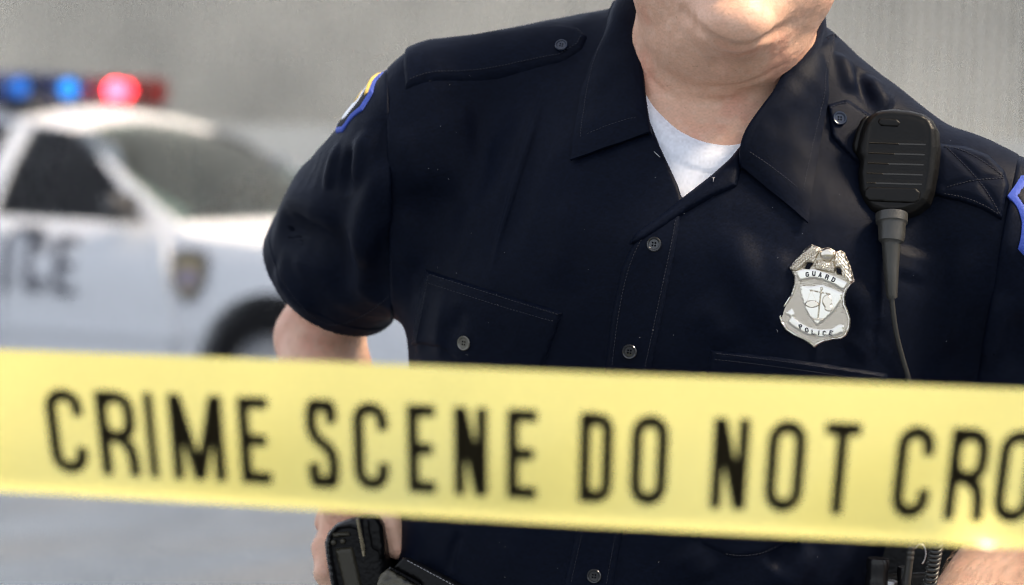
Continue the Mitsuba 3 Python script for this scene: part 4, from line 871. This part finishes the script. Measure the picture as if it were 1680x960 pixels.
def device(key, polys, h, bsdf='badge_silver'): BD.plate(key, shapely.union_all(polys), 0.0008, lambda d, p: rnd(d, 0.0006, 0.0008) + h, 0.002, bsdf)
ell = lambda x, y, a, b: affinity.scale(sg.Point(*BD.xy(Z([(x, y)]))[0]).buffer(1), a, b)
device('badge__scales', [BD.line(Z([(372, 312), (352, 488)]), 0.0013), BD.line(Z([(306, 330), (424, 353)]), 0.0012), BD.line(Z([(322, 492), (384, 495)]), 0.0018), BD.line(Z([(312, 332), (290, 395)]), 0.0006), BD.line(Z([(314, 332), (345, 398)]), 0.0006), BD.line(Z([(420, 353), (395, 420)]), 0.0006), BD.line(Z([(420, 353), (436, 425)]), 0.0006), ell(318, 408, 0.0055, 0.0030), ell(414, 432, 0.0036, 0.0026), ell(404, 392, 0.0040, 0.0052), ell(372, 322, 0.0011, 0.0016)], 0.0036)
for word, row in (('GUARD', [(293, 242, -8), (330, 238, -2), (366, 244, 8), (404, 256, 16), (440, 272, 24)]), ('POLICE', [(256, 535, -26), (290, 554, -16), (326, 566, -8), (357, 571, -2), (388, 572, 4), (426, 570, 8)])):
    for ch, (x, y, a) in zip(word, row):
        hgt = 0.0040; w = hgt * (0.22 if ch == 'I' else 0.70); s = strokes(ch, w, hgt, 0.00095)
        s = affinity.rotate(affinity.translate(s, -w / 2, -hgt / 2), -a - 4, origin=(0, 0)); q = BD.xy(Z([(x, y)]))[0]; s = affinity.translate(s, *q)
        m = slab(s, 0.0004); m.apply_translation([0, 0, 0.0039 if word == 'POLICE' else 0.0041]); put('badge__letter', moved(m, BD.M), 'enamel_black')
tag('badge', 'silver eagle topped shield badge pinned on the dark blue shirt above the pocket', 'badge')
# ---- shoulder microphone with its cord
mc = lay([(1473, 270), (1474, 270)], fS)[0]
MP = Plate((1473, 270), mc[1] - 0.022, nrm(to_eye(mc) + np.array([-0.10, 0, 0.16])))
Y = lambda pts: [(1340 + 0.3749 * x, 120 + 0.3749 * y) for x, y in pts]
MO = Y([(235, 186), (262, 168), (300, 160), (350, 159), (410, 165), (470, 180), (508, 206), (530, 248), (536, 330), (527, 430), (512, 520), (492, 572), (445, 610), (390, 632), (330, 637), (290, 634), (240, 612), (205, 572), (186, 520), (182, 440), (190, 390), (176, 362), (178, 318), (195, 250), (212, 208)])
mo = MP.poly(MO, 0.003); face = MP.poly(Y([(262, 196), (310, 186), (420, 190), (480, 210), (500, 250), (502, 330), (492, 440), (478, 520), (450, 565), (380, 590), (300, 592), (248, 570), (222, 525), (214, 440), (224, 330), (235, 240)]), 0.003)
fdist = lambda p: np.where(shapely.contains_xy(face, p[:, 0], p[:, 1]), 1, -1) * shapely.distance(shapely.points(p), face.boundary)
MP.plate('shoulder_microphone', mo, 0.0012, lambda d, p: rnd(d, 0.009, 0.010) - 0.0010 * np.clip(fdist(p) / 0.0012, 0, 1), -0.018, 'black_plastic', 40)
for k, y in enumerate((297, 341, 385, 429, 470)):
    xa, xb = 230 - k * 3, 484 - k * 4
    MP.plate('shoulder_microphone__grille_slot', MP.poly(Y([(xa, y), (xb, y + 7), (xb, y + 21), (xa, y + 14)]), 0.0003), 0.0012, lambda d, p: d * 0 + 0.00915, 0.006, 'slot_shade', 40)  # flush black strip, colour stands for the shade in a slot
    MP.plate('shoulder_microphone__grille_lit_lip', MP.poly(Y([(xa + 3, y + 14), (xb - 3, y + 21), (xb - 3, y + 27), (xa + 3, y + 20)]), 0.0002), 0.0010, lambda d, p: rnd(d, 0.0006, 0.0007) + 0.0091, 0.006, 'lit_lip_plastic', 40)  # lighter strip: light on the slot's lower lip put into colour
MP.plate('shoulder_microphone__label_plate', MP.poly(Y([(232, 505), (440, 512), (458, 530), (452, 565), (430, 577), (235, 568), (215, 550), (216, 520)]), 0.0012), 0.0012, lambda d, p: rnd(d, 0.0008, 0.0007) + 0.0095, 0.006, 'olive_plastic' if 0 else 'black_plastic', 40)
MP.plate('shoulder_microphone__indicator', MP.poly(Y([(280, 206), (355, 210), (371, 226), (360, 244), (285, 240), (271, 224)]), 0.0012), 0.0010, lambda d, p: rnd(d, 0.0010, 0.0008) + 0.0092, 0.006, 'black_plastic', 40)
MP.plate('shoulder_microphone__talk_key', MP.poly(Y([(232, 180), (212, 186), (190, 205), (166, 262), (153, 312), (157, 345), (176, 364), (196, 330), (206, 270), (226, 215)]), 0.001), 0.0012, lambda d, p: rnd(d, 0.004, 0.005) - 0.003, -0.014, 'black_plastic', 40)
put('shoulder_microphone__clip', moved(man(rbox(0.022, 0.05, 0.014, 0.004)), MP.M @ frame((0, 0.01, -0.022), (1, 0, 0), (0, 1, 0), (0, 0, 1))), 'black_plastic', 35)
sr = [(1463, 352, 0.0130), (1463, 366, 0.0128), (1463, 369, 0.0112), (1463, 388, 0.0106), (1462, 396, 0.0100), (1462, 400, 0.0075), (1462, 440, 0.0062), (1463, 484, 0.0045), (1464, 489, 0.0040)]
sd = MP.c[1]
put('shoulder_microphone__strain_relief', tube(np.array([lay([(x, y), (x + 1, y)], fS, 0.016 - 0.00005 * (y - 352))[0] for x, y, _ in sr]), [r for *_, r in sr], 24), 'grey_rubber', smooth=35)
path = spline(np.array([lay([(x, y), (x + 1, y)], fS, l)[0] for x, y, l in ((1462, 470, 0.010), (1464, 500, 0.009), (1470, 545, 0.007), (1480, 585, 0.005), (1494, 635, 0.004), (1505, 690, 0.004))] + [P(1518, 760, 1.93), P(1524, 820, 1.91), P(1526, 850, 1.905)]), 60)
put('shoulder_microphone__cord', tube(path, 0.0021, 12), 'grey_rubber', smooth=True)
cpath = spline(np.array([P(x, y, d) for x, y, d in ((1526, 850, 1.905), (1536, 888, 1.91), (1533, 915, 1.915), (1528, 945, 1.92), (1522, 975, 1.94))]), 500)
tn = nrm(np.gradient(cpath, axis=0)); ca = nrm(np.cross(tn, [0, 1, 0.0])); cb = np.cross(tn, ca); th = np.linspace(0, 2 * np.pi * 17, 500)[:, None]
put('shoulder_microphone__coil_cord', tube(cpath + 0.0042 * (np.cos(th) * ca + np.sin(th) * cb), 0.0016, 7), 'grey_rubber', smooth=True)
tag('shoulder_microphone', 'black ribbed hand microphone clipped on the shoulder with cord running down', 'microphone')
# ---- radio on the belt with a black filler box added behind, wearer's left
def tilt_frame(c, n, ang):
    u, v, n = basis(n); a = math.radians(ang); return frame(c, u * math.cos(a) + v * math.sin(a), v * math.cos(a) - u * math.sin(a), n)
RF = tilt_frame(P(1490, 1040, 1.985), to_eye(P(1490, 1040, 1.985)) + np.array([0.1, 0, 0.1]), 4)
put('belt_radio__case', moved(man(rbox(0.100, 0.17, 0.05, 0.008)), RF @ frame((0.010, 0.006, -0.04), (1, 0, 0), (0, 1, 0), (0, 0, 1))), 'black_leather', 35)  # black box added to fill the dark gap beside the forearm
put('belt_radio__body', moved(man(rbox(0.062, 0.14, 0.034, 0.006)), RF @ frame((0, -0.02, 0.0), (1, 0, 0), (0, 1, 0), (0, 0, 1))), 'black_plastic', 35)
def knob(key, px0, px1, depth, r, bsdf):
    a, b = P(*px1, depth), P(*px0, depth); n = nrm(a - b); u, v, n = basis(n, (0, 1, 0.1)); L = np.linalg.norm(a - b)
    m = lathe([(0, 0), (r, 0), (r, L * 0.30), (r * 0.93, L * 0.36), (r * 0.93, L * 0.60), (r, L * 0.66), (r, L * 0.9), (r * 0.9, L), (0, L)], 40); return put(key, moved(m, frame(b, u, v, n)), bsdf, smooth=30)
knob('belt_radio__knob', (1438, 965), (1441, 916), 1.955, 0.0095, 'gloss_black'); knob('belt_radio__knob', (1482, 975), (1484, 930), 1.965, 0.0060, 'gloss_black')
knob('belt_radio__knob_ring', (1460, 962), (1461, 952), 1.955, 0.006, 'steel'); knob('belt_radio__knob_ring', (1521, 965), (1522, 952), 1.955, 0.0045, 'steel')
ap = dense(np.array([P(1484, 990, 1.95), P(1499, 860, 1.945)]), 0.0006); k = np.arange(len(ap)); fr_ = k / len(ap)
put('belt_radio__antenna', tube(ap, np.where(fr_ > 0.55, 0.0030 + 0.0005 * (np.sin(k * 0.9) > 0), 0.0032), 14), 'grey_rubber', smooth=40)
put('belt_radio__wire_loop', tube(spline([P(*q) for q in ((1502, 900, 1.94), (1512, 893, 1.938), (1518, 902, 1.938), (1513, 925, 1.94))], 30), 0.0007, 8), 'steel', smooth=True)
tag('belt_radio', 'black radio with two knobs and a ribbed aerial on the belt beside the bare forearm', 'radio')
# ---- pistol in its holster, wearer's right
HP = Plate((590, 905), 2.045, nrm(np.array([-0.12, -1, 0.10])))
HP.plate('holster', HP.poly([(535, 888), (541, 872), (556, 858), (578, 850), (602, 845), (618, 847), (628, 862), (632, 890), (636, 925), (644, 965), (664, 1060), (570, 1060), (550, 970), (538, 915)], 0.003), 0.003, lambda d, p: rnd(d, 0.008, 0.008), -0.045, 'black_leather', 40)
HP.plate('holster__hood', HP.poly([(535, 890), (541, 872), (556, 857), (578, 849), (596, 846), (600, 856), (603, 892), (598, 898), (590, 872), (578, 866), (556, 868), (547, 880), (548, 915), (562, 990), (551, 990), (538, 916)], 0.0012), 0.002, lambda d, p: rnd(d, 0.004, 0.006) + 0.006, 0.0, 'gloss_black', 40)
HP.plate('holster__backstrap', HP.poly([(552, 899), (582, 896), (597, 960), (612, 1040), (580, 1040), (567, 960)], 0.002), 0.002, lambda d, p: rnd(d, 0.003, 0.003) + 0.008, 0.0, 'olive_plastic', 40)
HP.plate('holster__strap', HP.poly([(548, 873), (575, 871), (578, 878), (550, 881)], 0.0008), 0.0015, lambda d, p: rnd(d, 0.0015, 0.002) + 0.010, 0.0, 'olive_plastic', 40)
HP.plate('holster__edge', HP.poly([(588, 850), (593, 850), (601, 892), (602, 920), (597, 900)], 0.0005), 0.0015, lambda d, p: rnd(d, 0.0015, 0.002) + 0.013, 0.0, 'tan_highlight', 40)  # thin tan strip: highlight along the frame put into its colour
for px in ((551, 889), (566, 887)):
    m = trimesh.creation.icosphere(2, 0.0024); put('holster__snap', moved(m, frame(HP.at(px, 0.0105), *np.eye(3))), 'olive_plastic', smooth=True)
HP.plate('holster__thumb_guard', HP.poly([(604, 846), (622, 848), (630, 862), (634, 900), (630, 930), (622, 905), (612, 900), (606, 870)], 0.002), 0.002, lambda d, p: rnd(d, 0.004, 0.005) + 0.007, 0.0, 'black_leather', 40)
tag('holster', 'black leather holster with pistol grip at the hip under a resting hand', 'holster')
# ---- pouch on the belt in front of the hip
PP = Plate((690, 965), 1.995, nrm(np.array([-0.25, -1, 0.35])))
PP.plate('belt_pouch', PP.poly([(616, 970), (621, 949), (630, 937), (641, 931), (652, 936), (681, 953), (702, 966), (716, 1060), (612, 1060)], 0.002), 0.002, lambda d, p: rnd(d, 0.007, 0.008), -0.02, 'worn_leather', 40)
PP.plate('belt_pouch__flap', PP.poly([(644, 933), (653, 924), (662, 914), (674, 916), (718, 938), (768, 964), (790, 1020), (720, 1020), (690, 957)], 0.0015), 0.002, lambda d, p: rnd(d, 0.004, 0.005) + 0.001, -0.02, 'black_leather', 40)
PP.plate('belt_pouch__edge', PP.poly([(640, 934), (645, 932), (690, 956), (696, 964), (690, 963)], 0.0004), 0.0015, lambda d, p: rnd(d, 0.0015, 0.0022) + 0.0075, 0.0, 'gloss_black', 40)
L_ = dense([(672, 922), (715, 945), (752, 965)], 1.0); L_ = L_[::6]
put('belt_pouch__stitching', cat([tube([PP.at(a, 0.0066), PP.at((a + b) / 2, 0.0071), PP.at(b, 0.0066)], 0.0004, 5) for a, b in zip(L_[:-1], L_[:-1] + (L_[1:] - L_[:-1]) * 0.6)]), 'pale_thread', smooth=True); labels['belt_pouch__stitching'] = {'kind': 'stuff'}
tag('belt_pouch', 'worn black leather belt pouch with stitched flap below the thumb', 'pouch')
tag('person', 'police officer in dark blue short sleeved shirt standing hands on hips', 'person')
# ================================================================ THE TAPE
scene['tape_yellow'] = pr(proc(lambda p, n, uv: mi.Color3f(0.70, 0.625, 0.195) * (0.93 + 0.14 * fbm(p.x * 9, p.z * 9, 0, 3))), 0.22, 0.5)
scene['tape_black'] = pr((0.007, 0.006, 0.003), 0.7, 0.03)
TX = np.array([-3200, -1500, -500, 0, 500, 1000, 1300, 1680, 2400, 3400, 5000.0])
TOPY = np.array([400, 500, 553, 573, 592, 613, 624, 639, 664, 690, 720.0]); BOTY = np.array([650, 745, 790, 808, 836, 865, 880, 898, 925, 950, 990.0])
tt, tb = PchipInterpolator(TX, TOPY), PchipInterpolator(TX, BOTY)
def tape_pt(px, f, lift=0.0):
    """Tape position for a column (photo pixel at the tape's depth) and a fraction f from the top to the bottom edge."""
    px, f = np.broadcast_arrays(np.asarray(px, float), np.asarray(f, float))
    lean = 1.280 - 0.010 * f - 0.002 * np.sin(np.clip(f, 0, 1) * np.pi) - 0.0014 * np.clip((f - 0.93) / 0.07, 0, 1) ** 2
    lean = lean - 0.0105 * np.exp(-((px - 1606) / 60) ** 2) * np.clip((f - 0.55) / 0.45, 0, 1.1) ** 2
    dep = lean + 0.0006 * np.sin(px / 41.0 + f * 4) * np.sin(px / 150.0) + 0.004 * np.sin(px / 210.0) + 0.003 * np.sin(px / 83.0 + f * 2)
    x = px + (px - 810) * -0.0 * f
    mid = 810.0; sh = (f - 0.3) * (mid - px) * 0.042
    return P(px + sh, tt(px) + (tb(px) - tt(px)) * f, dep - lift)
cols, rows = np.r_[np.linspace(-3000, 0, 150)[:-1], np.linspace(0, 1800, 300)[:-1], np.linspace(1800, 4800, 150)], np.linspace(0, 1, 26)
X, F_ = np.meshgrid(cols, rows); fr = tape_pt(X.ravel(), F_.ravel()); bk = fr + np.array([0, 0.00035, 0]); nC, nR = len(cols), len(rows)
i, j = np.meshgrid(np.arange(nR - 1), np.arange(nC - 1), indexing='ij'); q = np.stack([i * nC + j, (i + 1) * nC + j, (i + 1) * nC + j + 1, i * nC + j + 1], -1).reshape(-1, 4); N = nR * nC
ring = np.r_[np.arange(nC), np.arange(1, nR) * nC + nC - 1, (nR - 1) * nC + np.arange(nC - 2, -1, -1), np.arange(nR - 2, 0, -1) * nC]; r2 = np.roll(ring, -1)
qq = np.vstack([q, q[:, ::-1] + N, np.stack([ring, r2, r2 + N, ring + N], 1)])
put('barrier_tape', trimesh.Trimesh(np.vstack([fr, bk]), np.vstack([qq[:, [0, 1, 2]], qq[:, [0, 2, 3]]]), process=False), 'tape_yellow', smooth=40)
tag('barrier_tape', 'yellow barrier tape lettered in black stretched across in front of the officer', 'tape')
LET = [('C', 72, 132), ('R', 155, 217), ('I', 235, 250), ('M', 275, 362), ('E', 389, 438), ('S', 501, 552), ('C', 578, 635), ('E', 668, 713), ('N', 745, 799), ('E', 833, 881), ('D', 953, 1007), ('O', 1038, 1098), ('N', 1173, 1231), ('O', 1263, 1325), ('T', 1356, 1413), ('C', 1476, 1536), ('R', 1564, 1627), ('O', 1645, 1708), ('S', 1735, 1790), ('S', 1815, 1870)]
for ch, x0, x1 in LET:
    h = 137.0; shp = strokes(ch, float(x1 - x0), h, 14.0 if ch == 'I' else 17.0).buffer(2.0).buffer(-1.0)
    ms = []
    for g in getattr(shp, 'geoms', [shp]):
        pts, tr, _, _ = tri2d(g, 7.0); hh = tb(x0) - tt(x0); f = 0.262 + (h - pts[:, 1]) / 237.0
        ms.append(trimesh.Trimesh(tape_pt(x0 + pts[:, 0], f, 0.0004), tr, process=False))
    put('barrier_tape__letter', cat(ms), 'tape_black', smooth=True)
